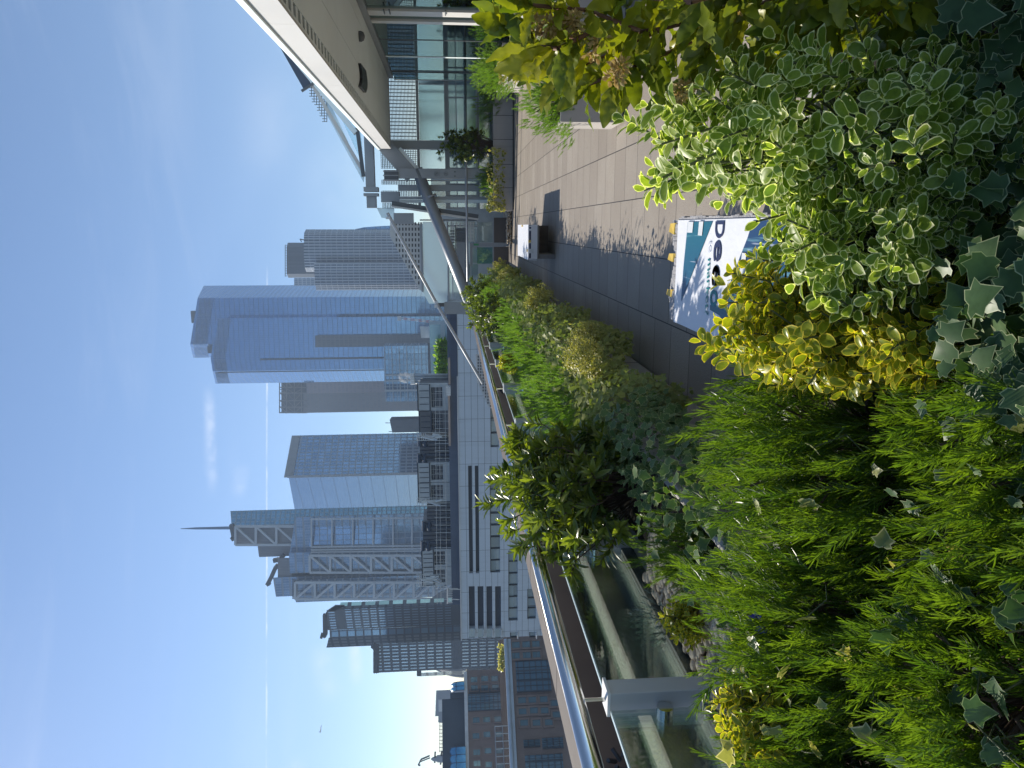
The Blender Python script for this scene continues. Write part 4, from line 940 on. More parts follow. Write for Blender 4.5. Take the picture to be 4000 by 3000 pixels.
for X in (1704,): c = ony(X, 679, y); mb.bar(c + (-.035, 0, .035), c + (.035, 0, -.035), .009, .004, up=(0, 1, 0)); mb.bar(c + (-.02, 0, .004), c + (.025, 0, .004), .01, .004, up=(0, 1, 0)); mb.bar(c + (.0, 0, -.02), c + (.02, 0, .02), .007, .004, up=(0, 1, 0))
c = ony(1742, 679, y); mb.bar(c + (-.018, 0, .022), c + (.018, 0, .022), .009, .004, up=(0, 1, 0)); mb.bar(c + (.018, 0, .022), c + (-.018, 0, -.022), .009, .004, up=(0, 1, 0)); mb.bar(c + (-.018, 0, -.022), c + (.018, 0, -.022), .009, .004, up=(0, 1, 0))
c = ony(1716, 679, y); mb.bar(c + (-.06, 0, 0), c + (.06, 0, 0), .006, .004, up=(0, 1, 0))
for Y in (671, 688): c = ony(1777, Y, y); mb.tube(c + (0, -.004, 0), c + (0, .003, 0), .02, n=12)
mb.build('pictogram_sign', M_sign, sgn)
a = ony(1545, 812, 21.2); b = ony(1965, 870, 21.2)
mb = MB(); mb.bar(ony(1530, 795, 21.3), ony(1868, 848, 21.3), .14, .12, up=(0, 1, 0)); mb.build('leaning_column', M_alud, fw)
mb = MB(); mb.bar(ony(1530, 806, 21.25), ony(1868, 857, 21.25), .05, .10, up=(0, 1, 0)); mb.build('leaning_trim', M_fascia, fw)
slab(FY - .05, 1640, 1862, 857, 862, .06).build('dark_mullion', M_alud, fw)
# window scene behind: bright room, pale blinds
MB().box(-2.2, 8, FY + 3, FY + 3.1, -.3, 2.30).build('back_wall', pm('room_back', (.40, .46, .50), .6, scale=.7, var=.2), fw)
# ---- steel handrail and glass gate across the end
hb = thing('guard_rail', (1, 20.7, 0), 'slim grey handrail with glass panels and a gate across the far end', 'railing')
a = ony(1817, 279, 20.75); b = ony(1817, 1100, 20.75); MB().tube((a[0], 20.75, a[2]), (b[0], 20.75, a[2]), .032, n=14).build('handrail', M_alu, hb, smooth=True)
MB().tube((a[0] - .02, 20.75, a[2] - .28), (a[0] - .02, 20.75, a[2]), .028, n=10).build('rail_end', M_alu, hb)
gy = 21.35
for i, (Y0, Y1, X0, X1) in enumerate(((868, 946, 1864, 1924), (966, 1030, 1864, 1924))): slab(gy + .03, X0, X1, Y0, Y1, .012).build('glass_panel', M_side if i else M_gl, hb)
mb = MB(); slab(gy, 1836, 1988, 949, 963, .08, mb); slab(gy + .005, 1836, 1846, 963, 1040, .07, mb); slab(gy + .005, 1924, 1929, 866, 948, .06, mb); slab(gy + .005, 1924, 1929, 964, 1040, .06, mb); slab(gy + .005, 1862, 1866, 864, 948, .06, mb); slab(gy + .002, 1846, 1863, 963, 971, .07, mb); mb.build('gate_frame', M_alu, hb)
slab(gy + .02, 1930, 1988, 850, 948, .06).build('base_wall', M_cop, hb); slab(gy + .02, 1930, 1988, 964, 1045, .06).build('base_wall', M_cop, hb)
slab(gy - .01, 1850, 1870, 952, 959, .012).build('lock', pm('lock_green', (.05, .3, .12), .5), hb)
# ---- sloping screen, tube brace, white rod, upper canopy
sc_ = thing('sloping_screen', (-1, 23, 0), 'sloping glass end screen with white slotted band above pale blue glazing', 'glass screen')
sy = 22.6
M_pale = facade('pale_glazing', (.52, .66, .74), (.5, .6, .66), 60, 60, 0, 0, .35, .18, .2, .004)
MB().extr(px(sy, (1524, 835), (1648, 880), (1648, 1138), (1636, 1128), (1524, 925))[::-1], sy, .05).build('white_band', M_scw, sc_)
mb = MB()
for i in range(13):
    Y = 868 + i * 21
    for k in range(9):
        X = 1533 + k * 12.5
        if X > 1525 + 0.0 and Y < 925 + (X - 1524) * 1.75 and not (X < 1540 + (0)): slab(sy - .006, X, X + 5.5, Y, Y + 12, .004, mb)
mb.build('slots', M_sign, sc_)
MB().extr(px(sy, (1651, 866), (1748, 866), (1748, 1186), (1676, 1186), (1651, 1140))[::-1], sy, .05).build('pale_pane', M_pale, sc_)
MB().extr(px(sy, (1750, 866), (1868, 866), (1868, 1186), (1750, 1186))[::-1], sy, .05).build('lower_glazing', M_low, sc_)
mb = MB()
for i in range(15): slab(sy - .03, 1757, 1776, 900 + i * 11.5, 904 + i * 11.5, .02, mb)
slab(sy - .035, 1778, 1781, 880, 1090, .02, mb); mb.build('stair_treads', M_alud, sc_)
slab(sy - .02, 1782, 1820, 890, 1090, .03).build('stair_wall', M_alu, sc_)
mb = MB(); slab(sy - .05, 1748, 1754, 866, 1190, .1, mb); slab(sy - .05, 1644, 1652, 868, 1140, .1, mb); mb.build('transom', M_alu, sc_)
screen(sc_, sy - .02, Zx(945, 1800, sy), Zx(868, 1800, sy), Zz(1852, 900, sy), Zz(1757, 900, sy), 14, 7, M_scw, .5, .35).name = 'lattice_panel'
slab(sy - .04, 1760, 1786, 1180, 1470, .05).build('dark_sill', M_band, sc_)
p0, p1 = ony(1400, 430, 21.1), ony(1838, 1192, 21.1)
tb = thing('tube_brace', (0, 21.1, 0), 'thick grey steel tube slanting down across the end wall to a plate bracket', 'steel brace')
MB().tube(ony(1628, 660, 21.1), p1, .155, n=24).build('tube', M_alu, tb, smooth=True)
mb = MB(); q = ony(1680, 764, 21.1); r = ony(1683, 771, 21.1); mb.tube(q, r, .172, n=24); q = ony(1600, 655, 21.1); mb.build('weld_ring', M_alu, tb)
mb = MB(); slab(20.95, 1736, 1803, 1180, 1227, .12, mb); mb.add(*[[*px(20.95, (1803, 1180), (1846, 1200), (1846, 1232), (1803, 1227))], [(3, 2, 1, 0)]]); mb.build('bracket_plate', M_alu, tb)
slab(20.9, 1708, 1735, 1184, 1198, .1).build('rod_socket', M_alud, tb)
MB().bar(ony(1425, 478, 21.15), ony(1610, 690, 21.15), .40, .20, up=(0, 1, 0)).build('box_beam', M_alu, tb)
mb = MB(); mb.bar(ony(1560, 580, 21.12), ony(1632, 660, 21.12), .1, .1, up=(0, 1, 0)); mb.build('lower_chord', M_soff, tb)
mb = MB(); slab(20.92, 1500, 1556, 664, 706, .16, mb); mb.build('joint_plate', M_alud, tb)
mb = MB()
for Y in (666, 683, 701): slab(20.9, 1496, 1558, Y, Y + 4, .2, mb)
mb.build('stiffeners', M_alu, tb)
rd = thing('tie_rod', (-1, 20.6, 0), 'thin white tie rod slanting down past the tube bracket to the steel rail', 'tie rod')
MB().tube(ony(1513, 832, 20.6), ony(1702, 1180, 20.6), .042, n=12).tube(ony(1702, 1180, 20.6), ony(1886, 1498, 20.6), .042, n=12).build('rod', M_fascia, rd, smooth=True)
mb = MB(); slab(20.55, 1697, 1710, 1176, 1186, .1, mb); slab(20.55, 1697, 1710, 1192, 1202, .1, mb); slab(20.55, 1508, 1525, 846, 856, .1, mb); mb.build('rod_clevis', M_white, rd)
o = thing('slotted_panel', (-4, 21.8, 0), 'white slotted metal panel half hidden behind the steel rail', 'metal panel')
MB().extr(px(21.8, (1858, 1385), (1865, 1495), (1908, 1590), (1930, 1600), (1930, 1380))[::-1], 21.8, .04).build('panel', M_scw, o)
mb = MB()
for i in range(17):
    for k in range(6):
        X = 1866 + k * 9.5; Y = 1390 + i * 12
        if Y < 1470 + (X - 1862) * 2.4: slab(21.79, X, X + 4.5, Y, Y + 7, .004, mb)
mb.build('slots', M_sign, o)
cn = thing('upper_canopy', (3, 22.2, 3.3), 'sloping glass canopy with dark louvre and slotted panel above the white roof edge', 'canopy')
cyy = 22.2
MB().extr(px(cyy, (1276, 448), (1420, 712), (1424, 688), (1405, 655), (1330, 490), (1268, 360))[::-1], cyy, .02).build('glass_pane', M_pale, cn)
MB().extr(px(cyy, (1285, 360), (1335, 375), (1368, 470), (1410, 520), (1420, 650))[::-1], cyy, .02).build('glass_pane', M_clear, cn)
mb = MB(); mb.bar(ony(1222, 334, cyy - .1), ony(1424, 680, cyy - .1), .09, .09, up=(0, 1, 0)); mb.build('edge_bar', M_fascia, cn)
MB().extr(px(cyy - .15, (1063, 130), (1187, 350), (1216, 332), (1175, 240), (1085, 140))[::-1], cyy - .15, .06).build('dark_louvre', M_band, cn)
mb = MB(); mb.bar(ony(1050, 138, cyy - .2), ony(1078, 118, cyy - .2), .06, .08, up=(0, 1, 0)); mb.bar(ony(1178, 356, cyy - .2), ony(1224, 326, cyy - .2), .06, .08, up=(0, 1, 0)); mb.build('louvre_arms', M_alud, cn)
mb = MB()
for i in range(14):
    for k in range(7):
        X = 1208 + k * 10; Y = 322 + i * 11
        if (Y - 322) < 0 + (X - 1200) * 1.9 - (-34) and (Y - 322) > (X - 1262) * 1.0 - 6: slab(cyy, X + 7.4, X + 10, Y, Y + 11, .015, mb); slab(cyy + .002, X, X + 10, Y + 8.5, Y + 11, .011, mb)
mb.build('slotted_panel', M_scr, cn)
mb = MB(); mb.bar(ony(1085, 150, cyy - .05), ony(1390, 520, cyy - .05), .14, .22, up=(0, 1, 0)); mb.build('roof_beam', M_soff, cn)
mb = MB(); mb.bar(ony(1395, 500, cyy - .1), ony(1420, 690, cyy - .1), .10, .1, up=(0, 1, 0)); mb.build('end_bar', M_alud, cn)
mb = MB(); slab(21.7, 1425, 1460, 520, 740, .3, mb); mb.build('cross_beam', M_alu, cn)
mb = MB(); slab(21.6, 1420, 1476, 730, 748, .4, mb); slab(21.6, 1420, 1476, 754, 766, .4, mb); slab(21.65, 1432, 1468, 766, 812, .3, mb); mb.build('bolted_joint', M_alu, cn)
slab(21.5, 1488, 1560, 748, 790, .2).build('end_plate', M_alu, cn); slab(21.5, 1538, 1615, 832, 875, .2).build('lower_plate', M_alu, cn)
MB().extr(px(22.3, (1472, 812), (1490, 850), (1540, 860), (1540, 812))[::-1], 22.3, .03).build('corner_glass', M_pale, cn)
# =====================================================================  PLANTING
def unit(a): return a / np.maximum(1e-9, np.linalg.norm(a, axis=-1, keepdims=True))
def grid_leaf(ns, half, fold=.25, curl=.25, wavy=0., serr=0.):
    """leaf blade 1 long along y, five vertices across; returns verts, quads, edge weight"""
    V = []; E = []
    for i in range(ns + 1):
        t = i / ns; w = half(t); k = 1 + (serr if i % 2 else -serr)
        for s in (-1, -.66, 0, .66, 1):
            ww = w * (k if abs(s) == 1 else 1)
            V.append((s * ww, t + (.02 * abs(s) if 0 < i < ns else 0), fold * abs(s) * w - curl * t * t + wavy * sin(i * 2.3 + s) * abs(s) * w)); E.append(1. if abs(s) == 1 or i in (0, ns) else 0.)
    F = [(i * 5 + k, i * 5 + k + 1, i * 5 + k + 6, i * 5 + k + 5) for i in range(ns) for k in range(4)]
    return np.array(V), np.array(F), np.array(E)
def fan_leaf(out, inner=.72, bend=.18):
    out = np.array(out, float); c = np.array((0, .38)); n = len(out); inn = c + (out - c) * inner
    V = np.concatenate([np.c_[out, np.zeros(n)], np.c_[inn, np.zeros(n)], [[0, .3, 0]]]); V[:, 2] = -bend * (V[:, 1] - .2) ** 2 + .22 * np.abs(V[:, 0]) ** 1.2 * .6
    F = [(k, (k + 1) % n, n + (k + 1) % n, n + k) for k in range(n)] + [(n + k, n + (k + 1) % n, 2 * n, 2 * n) for k in range(n)]
    return V, np.array(F), np.concatenate([np.ones(n), np.zeros(n + 1)])
L_euo = grid_leaf(5, lambda t: .31 * (sin(pi * min(1, t * .93 + .05)) ** .75) * (.72 + .5 * t) * (1 if t < .99 else .2), .30, .22, .05)
L_heb = grid_leaf(4, lambda t: .155 * sin(pi * (t * .95 + .03)) ** .85, .35, .22)
L_bay = grid_leaf(11, lambda t: .158 * sin(pi * (t * .96 + .02)) ** .8, .25, .30, .38, .07)
L_tiny = grid_leaf(2, lambda t: .34 * sin(pi * (t * .9 + .05)), .3, .2)
half_ivy = [(0, -.02), (.18, -.10), (.42, .0), (.34, .17), (.56, .41), (.33, .50), (.22, .66), (.0, 1.0)]
L_ivy = fan_leaf([(x, y) for x, y in half_ivy] + [(-x, y) for x, y in half_ivy[-2:0:-1]])
NEED = (np.array([(-.5, 0, 0), (.5, 0, 0), (.55, .55, .05), (-.55, .55, .05), (.25, 1, -.02), (-.25, 1, -.02)]) , np.array([(0, 1, 2, 3), (3, 2, 4, 5)]), np.zeros(6))
class Cloud:
    """collects many leaves of one kind into one foliage mesh"""
    def __init__(s): s.V = []; s.F = []; s.E = []; s.R = []; s.n = 0
    def add(s, tm, pos, d, nrm, size, width=1., rnd=None):
        V, F, E = tm; N = len(pos)
        if N == 0: return s
        d = unit(d); x = unit(np.cross(d, nrm)); n = np.cross(x, d); size = np.broadcast_to(np.asarray(size, float), (N,)); width = np.broadcast_to(np.asarray(width, float), (N,))
        P = pos[:, None, :] + size[:, None, None] * (V[None, :, 0:1] * width[:, None, None] * x[:, None, :] + V[None, :, 1:2] * d[:, None, :] + V[None, :, 2:3] * n[:, None, :])
        m = len(V); s.V.append(P.reshape(-1, 3)); s.F.append((F[None] + (s.n + np.arange(N) * m)[:, None, None]).reshape(-1, F.shape[1]))
        s.E.append(np.tile(E, N)); s.R.append(np.repeat(rng.random(N) if rnd is None else rnd, m)); s.n += N * m; return s
    def build(s, name, mat, parent, smooth=True):
        V = np.concatenate(s.V) - wloc(parent); F = np.concatenate(s.F); E = np.concatenate(s.E); R = np.concatenate(s.R)
        tri = F[:, 2] == F[:, 3]; Q = F[~tri]; T = F[tri][:, :3]
        me = bpy.data.meshes.new(name); me.vertices.add(len(V)); me.vertices.foreach_set('co', V.astype(np.float32).ravel())
        me.loops.add(4 * len(Q) + 3 * len(T)); me.loops.foreach_set('vertex_index', np.concatenate([Q.ravel(), T.ravel()]).astype(np.int32))
        me.polygons.add(len(Q) + len(T)); me.polygons.foreach_set('loop_start', np.concatenate([np.arange(len(Q)) * 4, 4 * len(Q) + np.arange(len(T)) * 3]).astype(np.int32))
        me.polygons.foreach_set('use_smooth', np.full(len(Q) + len(T), smooth)); me.update(calc_edges=True)
        for nm, a in (('edge', E), ('rnd', R)): me.attributes.new(nm, 'FLOAT', 'POINT').data.foreach_set('value', a.astype(np.float32))
        me.materials.append(mat); ob = bpy.data.objects.new(name, me); COL.objects.link(ob); ob.parent = parent; return ob
def stems(lines, name, mat, parent):
    mb = MB()
    for pts, r in lines:
        for a, b in zip(pts, pts[1:]): mb.tube(a, b, r, r * .85, 5, False)
    return mb.build(name, mat, parent, smooth=True)
def dome(n, c, r, up=.0, zmin=-.15, lump=.12, shell=(.82, 1.02)):
    """points and outward directions spread over a lumpy dome"""
    k = np.arange(n * 3) + .5; z = 1 - 2 * rng.permutation(k) / (n * 3); th = rng.random(n * 3) * 2 * pi
    z = z[z > zmin][:n]; th = th[:len(z)]; q = np.sqrt(1 - z * z); d = np.c_[q * np.cos(th), q * np.sin(th), z]
    f = 1 + lump * np.sin(d[:, 0] * 7 + c[0] * 9) * np.cos(d[:, 1] * 6 + c[1] * 5) + lump * .6 * np.sin(d[:, 2] * 11 + th * 3)
    s = rng.uniform(*shell, len(z)) * f
    return np.array(c) + d * np.array(r) * s[:, None], unit(d / np.array(r)), d
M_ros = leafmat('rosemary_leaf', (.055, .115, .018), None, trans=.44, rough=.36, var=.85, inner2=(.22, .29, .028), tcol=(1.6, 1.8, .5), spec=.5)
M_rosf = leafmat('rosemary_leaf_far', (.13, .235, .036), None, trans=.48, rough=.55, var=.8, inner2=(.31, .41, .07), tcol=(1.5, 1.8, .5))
M_wood = pm('twig_brown', (.13, .085, .055), .8, scale=40, var=.2); M_twig = pm('twig_green', (.10, .12, .05), .7, scale=40, var=.2)
M_euw = leafmat('cream_edged_leaf', (.15, .24, .045), (.80, .80, .50), thr=.42, soft=.15, trans=.50, rough=.38, var=.8, inner2=(.33, .40, .06), tcol=(1.5, 1.6, .5), spec=.35)
M_euy = leafmat('gold_edged_leaf', (.20, .27, .026), (.82, .66, .09), thr=.47, soft=.22, trans=.46, rough=.28, var=.8, inner2=(.44, .45, .045), tcol=(1.4, 1.4, .4), spec=.35)
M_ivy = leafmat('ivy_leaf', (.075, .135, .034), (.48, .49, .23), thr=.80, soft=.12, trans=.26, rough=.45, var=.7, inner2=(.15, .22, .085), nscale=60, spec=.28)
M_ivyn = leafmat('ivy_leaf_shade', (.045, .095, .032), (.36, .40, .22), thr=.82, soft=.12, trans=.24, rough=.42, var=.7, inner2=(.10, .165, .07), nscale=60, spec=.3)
M_ivyd = leafmat('ivy_leaf_dull', (.20, .235, .075), (.44, .45, .20), thr=.85, soft=.14, trans=.28, rough=.55, var=.8, inner2=(.39, .40, .12), nscale=60, spec=.2)
M_heb = leafmat('dark_glossy_leaf', (.034, .074, .02), None, trans=.36, rough=.25, var=.75, inner2=(.34, .37, .06), tcol=(1.6, 1.8, .4), spec=.55)
M_bay = leafmat('bay_leaf', (.085, .15, .02), (.30, .34, .06), thr=.92, soft=.1, trans=.42, rough=.34, var=.85, inner2=(.42, .39, .025), tcol=(1.5, 1.5, .3), nscale=40, spec=.4)
M_flo = leafmat('faded_flower', (.32, .21, .07), None, trans=.3, rough=.6, var=.8, inner2=(.62, .50, .24), tcol=(1.2, 1.1, .8))
M_sil = leafmat('silver_leaf', (.28, .36, .31), None, trans=.2, rough=.5, var=.6, inner2=(.45, .52, .48), tcol=(1, 1, .9))
M_yel2 = leafmat('yellow_variegated_leaf', (.20, .23, .05), (.72, .66, .26), thr=.35, soft=.3, trans=.4, rough=.4, var=.7, inner2=(.5, .45, .08), tcol=(1.3, 1.3, .6))
M_vio = leafmat('blue_petal', (.03, .03, .22), None, trans=.3, rough=.5, var=.5, inner2=(.06, .05, .35), tcol=(.8, .8, 1.5))
M_ivw = leafmat('ivy_pale_leaf', (.25, .30, .10), (.68, .66, .36), thr=.5, soft=.3, trans=.4, rough=.35, var=.7, inner2=(.55, .52, .15), tcol=(1.3, 1.2, .6), nscale=60)
CLUMP = [0]
def rosemary(c, r, label, n, nn=52, ln=.17, leaf=.036, wid=.105, upw=.75, mat=None, group=None, zmin=-.1, name='rosemary_bush', twigs=60):
    o = thing(name, (c[0], c[1], c[2]), label, 'shrub', group); cl = Cloud(); CLUMP[0] += 1
    for frac, sc, low in ((1., 1., zmin), (.45, .72, .0)):
        P, nd, d0 = dome(int(n * frac), c, np.array(r) * sc, zmin=low, lump=.20, shell=(.68, 1.10))
        m = len(P); lean = np.array((sin(c[0] * 5), cos(c[1] * 4), 0)) * .12
        ax = unit(nd * (1 - upw) + np.array((0, 0, 1)) * upw + rng.normal(0, .21, (m, 3)) + lean)
        L = ln * rng.uniform(.6, 1.25, m); base = P - ax * L[:, None] * .75
        t = np.tile(np.linspace(.1, 1.0, nn), m); ax_ = np.repeat(ax, nn, 0); L_ = np.repeat(L, nn); b_ = np.repeat(base, nn, 0)
        ph = np.tile(np.arange(nn) * 2.4, m) + np.repeat(rng.random(m) * 6, nn)
        u = unit(np.cross(ax_, np.array((.3, .9, .1)))); w = np.cross(ax_, u); out = np.cos(ph)[:, None] * u + np.sin(ph)[:, None] * w
        open_ = np.where(t > .85, .20, .46) + rng.normal(0, .13, len(t)); dr = unit(ax_ * (1.05 - open_[:, None] * .55) + out * open_[:, None])
        sz = leaf * (1.1 - .45 * t ** 3) * rng.uniform(.75, 1.2, len(t))
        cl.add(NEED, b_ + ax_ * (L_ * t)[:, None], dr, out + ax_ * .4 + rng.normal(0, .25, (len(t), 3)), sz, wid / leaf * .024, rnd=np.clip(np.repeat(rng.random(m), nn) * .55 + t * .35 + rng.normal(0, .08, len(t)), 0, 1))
    cl.build('foliage', mat or M_ros, o)
    P, nd, d0 = dome(twigs, c, np.array(r) * .8, zmin=-.05); b = np.array(c)
    stems([((b + (p - b) * (.15, .15, 0) + (0, 0, -.02), b + (p - b) * .6 + rng.normal(0, .015, 3), p), .0035) for p in P], 'stems', M_wood, o); return o
def euonymus(c, r, label, n, mat, leaf=.036, pairs=6, name='euonymus_bush', upw=.55, zmin=-.25, group=None, step=.014, wid=1., twig=True, inner=.3):
    o = thing(name, (c[0], c[1], c[2]), label, 'shrub', group); cl = Cloud(); lines = []; b = np.array(c)
    for frac, sc in ((1., 1.), (inner, .72)):
        P, nd, d0 = dome(int(n * frac), c, np.array(r) * sc, zmin=zmin, lump=.17, shell=(.80, 1.08)); m = len(P)
        ax = unit(nd * (1 - upw) + np.array((0, 0, 1)) * upw + rng.normal(0, .22, (m, 3))); k = pairs * 2
        L = pairs * step * rng.uniform(.8, 1.25, m)
        j = np.tile(np.arange(k), m); pr = j // 2; t = (pr + .5) / pairs; ax_ = np.repeat(ax, k, 0); L_ = np.repeat(L, k); P_ = np.repeat(P, k, 0)
        ph = (pr % 2) * (pi / 2) + (j % 2) * pi + np.repeat(rng.random(m) * 6, k) + rng.normal(0, .25, m * k)
        u = unit(np.cross(ax_, np.array((.2, .3, .95)) + rng.normal(0, .01, 3))); w = np.cross(ax_, u); out = np.cos(ph)[:, None] * u + np.sin(ph)[:, None] * w
        op = np.where(pr == pairs - 1, .45, .9) + rng.normal(0, .12, m * k)
        d = unit(out * op[:, None] + ax_ * (1.15 - op[:, None] * .6)); pos = P_ + ax_ * (L_ * (t - 1))[:, None] + out * .004
        sz = leaf * rng.uniform(.7, 1.2, m * k) * np.where(pr == pairs - 1, .72, 1.)
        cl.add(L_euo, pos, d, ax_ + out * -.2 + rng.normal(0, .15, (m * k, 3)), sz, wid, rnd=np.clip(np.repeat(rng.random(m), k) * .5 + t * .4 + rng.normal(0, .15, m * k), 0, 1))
        lines += [((b + (p - b) * (.12, .12, 0), b + (p - b) * .55 + rng.normal(0, .012, 3), p - a * l, p), .0024) for p, a, l in list(zip(P, ax, L))[:int(n * .5)]]
    cl.build('foliage', mat, o)
    if twig: stems(lines, 'stems', M_twig, o)
    return o
def ivy(label, P, N, size, mat=None, name='ivy', down=.6, loc=None, pale=None):
    """leaves at points P facing N, stalks trailing downwards"""
    P = np.array(P); N = unit(np.array(N)); c = P.mean(0) if loc is None else np.array(loc)
    o = thing(name, (c[0], c[1], P[:, 2].min()), label, 'ivy'); m = len(P)
    nr = unit(N + rng.normal(0, .38, (m, 3))); d = rng.normal(0, .7, (m, 3)) + np.array((0, 0, -down)); d = unit(d - nr * (d * nr).sum(1, keepdims=True))
    rr = rng.random(m)
    cl = Cloud().add(L_ivy, P, d, nr, size * rng.uniform(.5, 1.25, m), 1., rr); cl.build('foliage', mat or M_ivy, o)
    if pale: k = rng.choice(m, pale, replace=False); Cloud().add(L_ivy, P[k] + N[k] * .02, unit(d[k] + rng.normal(0, .3, (pale, 3))), nr[k], size * rng.uniform(.7, 1.15, pale)).build('pale_leaves', M_ivw, o)
    lines = []
    for i in rng.choice(m, min(m, 120), replace=False): lines.append(((P[i], P[i] - N[i] * .05 + (rng.normal(0, .02), rng.normal(0, .03), -.03), P[i] - N[i] * .10 + (0, rng.normal(0, .06), -.02)), .0016))
    stems(lines, 'trailing_stems', M_twig, o)['kind'] = 'stuff'; return o
def hebe(c, r, label, n, leaf=.075, pairs=7, name='hebe_shrub', wid=1., zmin=-.45, step=.011):
    o = thing(name, (c[0], c[1], c[2] - r[2] * .6), label, 'shrub'); cl = Cloud(); b = np.array((c[0], c[1], c[2] - r[2] * .9)); lines = []
    for frac, sc in ((1., 1.), (.55, .7)):
        P, nd, d0 = dome(int(n * frac), c, np.array(r) * sc, zmin=zmin, lump=.16, shell=(.78, 1.1)); m = len(P)
        ax = unit(nd * .55 + np.array((0, 0, 1)) * .5 + rng.normal(0, .22, (m, 3))); k = pairs * 2; L = pairs * step * rng.uniform(.8, 1.4, m)
        j = np.tile(np.arange(k), m); pr = j // 2; t = (pr + .5) / pairs; ax_ = np.repeat(ax, k, 0)
        ph = (pr % 2) * (pi / 2) + (j % 2) * pi + np.repeat(rng.random(m) * 6, k) + rng.normal(0, .3, m * k)
        u = unit(np.cross(ax_, np.array((.2, .3, .95)))); w = np.cross(ax_, u); out = np.cos(ph)[:, None] * u + np.sin(ph)[:, None] * w
        op = 1.0 - .6 * t + rng.normal(0, .12, m * k); d = unit(out * op[:, None] + ax_ * (1.1 - op[:, None] * .5))
        pos = np.repeat(P, k, 0) + ax_ * (np.repeat(L, k) * (t - 1))[:, None]
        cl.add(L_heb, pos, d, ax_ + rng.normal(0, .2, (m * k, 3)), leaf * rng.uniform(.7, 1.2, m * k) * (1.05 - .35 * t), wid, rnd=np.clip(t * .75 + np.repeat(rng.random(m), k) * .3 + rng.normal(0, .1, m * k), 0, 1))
        lines += [((b + (p - b) * (.1, .1, 0), b + (p - b) * .5 + rng.normal(0, .03, 3), p - a * l, p), .004) for p, a, l in list(zip(P, ax, L))[:70]]
    cl.build('foliage', M_heb, o); stems(lines, 'stems', M_wood, o); return o

# ---- nearest planter
NZ = .70
rosemary((-.52, 1.66, NZ), (.33, .36, .37), 'near rosemary mound left of the gold edged euonymus, tallest in the foreground', 350, 54)
rosemary((-.95, 1.66, NZ), (.34, .34, .34), 'near rosemary mound in the middle of the foreground', 340, 54)
rosemary((-1.38, 1.55, NZ), (.33, .36, .30), 'near rosemary mound at the lower left in front of the white rail post', 310, 52)
rosemary((-.36, 1.12, NZ), (.26, .24, .22), 'small rosemary clump at the bottom edge below the gold edged euonymus', 190, 54, .13)
rosemary((-.80, 1.10, NZ), (.30, .26, .24), 'small rosemary clump at the bottom edge in deep shade', 210, 54, .13)
euonymus((.165, 1.36, .98), (.165, .19, .37), 'tall cream edged euonymus bush right of the printed bench', 170, M_euw, .037, 6, zmin=-.7)
euonymus((-.02, 1.33, .90), (.12, .15, .23), 'shorter cream edged euonymus between the tall one and the gold one', 95, M_euw, .037, 6, zmin=-.7)
euonymus((.12, 1.30, .76), (.24, .14, .17), 'low shaded cream edged euonymus below the taller bush', 70, M_euw, .036, 5, upw=.3, zmin=-.5)
euonymus((-.20, 1.50, .90), (.145, .17, .25), 'gold edged euonymus bush in the middle foreground', 150, M_euy, .037, 6, zmin=-.55, step=.015)
euonymus((-.185, 1.30, .84), (.11, .10, .12), 'small gold edged euonymus sprig low beside the ivy', 45, M_euy, .034, 6, zmin=-.3)
q = onz(2870, 2830, .98); euonymus((q[0], q[1], .90), (.13, .12, .12), 'yellow green euonymus among the near rosemary at lower left', 42, M_euy, .036, 5, zmin=-.1)
n = 900; xs = rng.uniform(-.62, .62, n); ys = rng.uniform(.84, 1.20, n); zs = .77 + .10 * np.sin(xs * 7) * np.cos(ys * 9) + rng.normal(0, .03, n) + np.clip((xs + .25) * .16, 0, .12)
keep = (xs > -.30) | (rng.random(n) < .25)
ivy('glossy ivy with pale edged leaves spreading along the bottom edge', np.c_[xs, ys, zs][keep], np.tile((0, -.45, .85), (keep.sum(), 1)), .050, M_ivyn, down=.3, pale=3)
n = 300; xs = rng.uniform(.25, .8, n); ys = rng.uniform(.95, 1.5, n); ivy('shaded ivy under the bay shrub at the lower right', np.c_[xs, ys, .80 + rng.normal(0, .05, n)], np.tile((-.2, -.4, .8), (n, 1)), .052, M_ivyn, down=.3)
n = 44; xs = rng.uniform(-1.5, -.45, n); ys = rng.uniform(1.05, 1.75, n)
ivy('stray pale ivy shoots scattered through the near rosemary', np.c_[xs, ys, NZ + .30 - .55 * np.abs(ys - 1.6) + rng.normal(0, .035, n)], rng.normal(0, .5, (n, 3)) + (0, -.4, .6), .042, M_ivw, down=.2)
n = 90; xs = rng.uniform(-1.3, -.2, n); ys = rng.uniform(.9, 1.25, n)
ivy('green ivy leaves threading through the small rosemary clumps at the bottom edge', np.c_[xs, ys, .86 + rng.normal(0, .03, n)], rng.normal(0, .4, (n, 3)) + (0, -.4, .7), .040, M_ivyn, down=.2, pale=4)
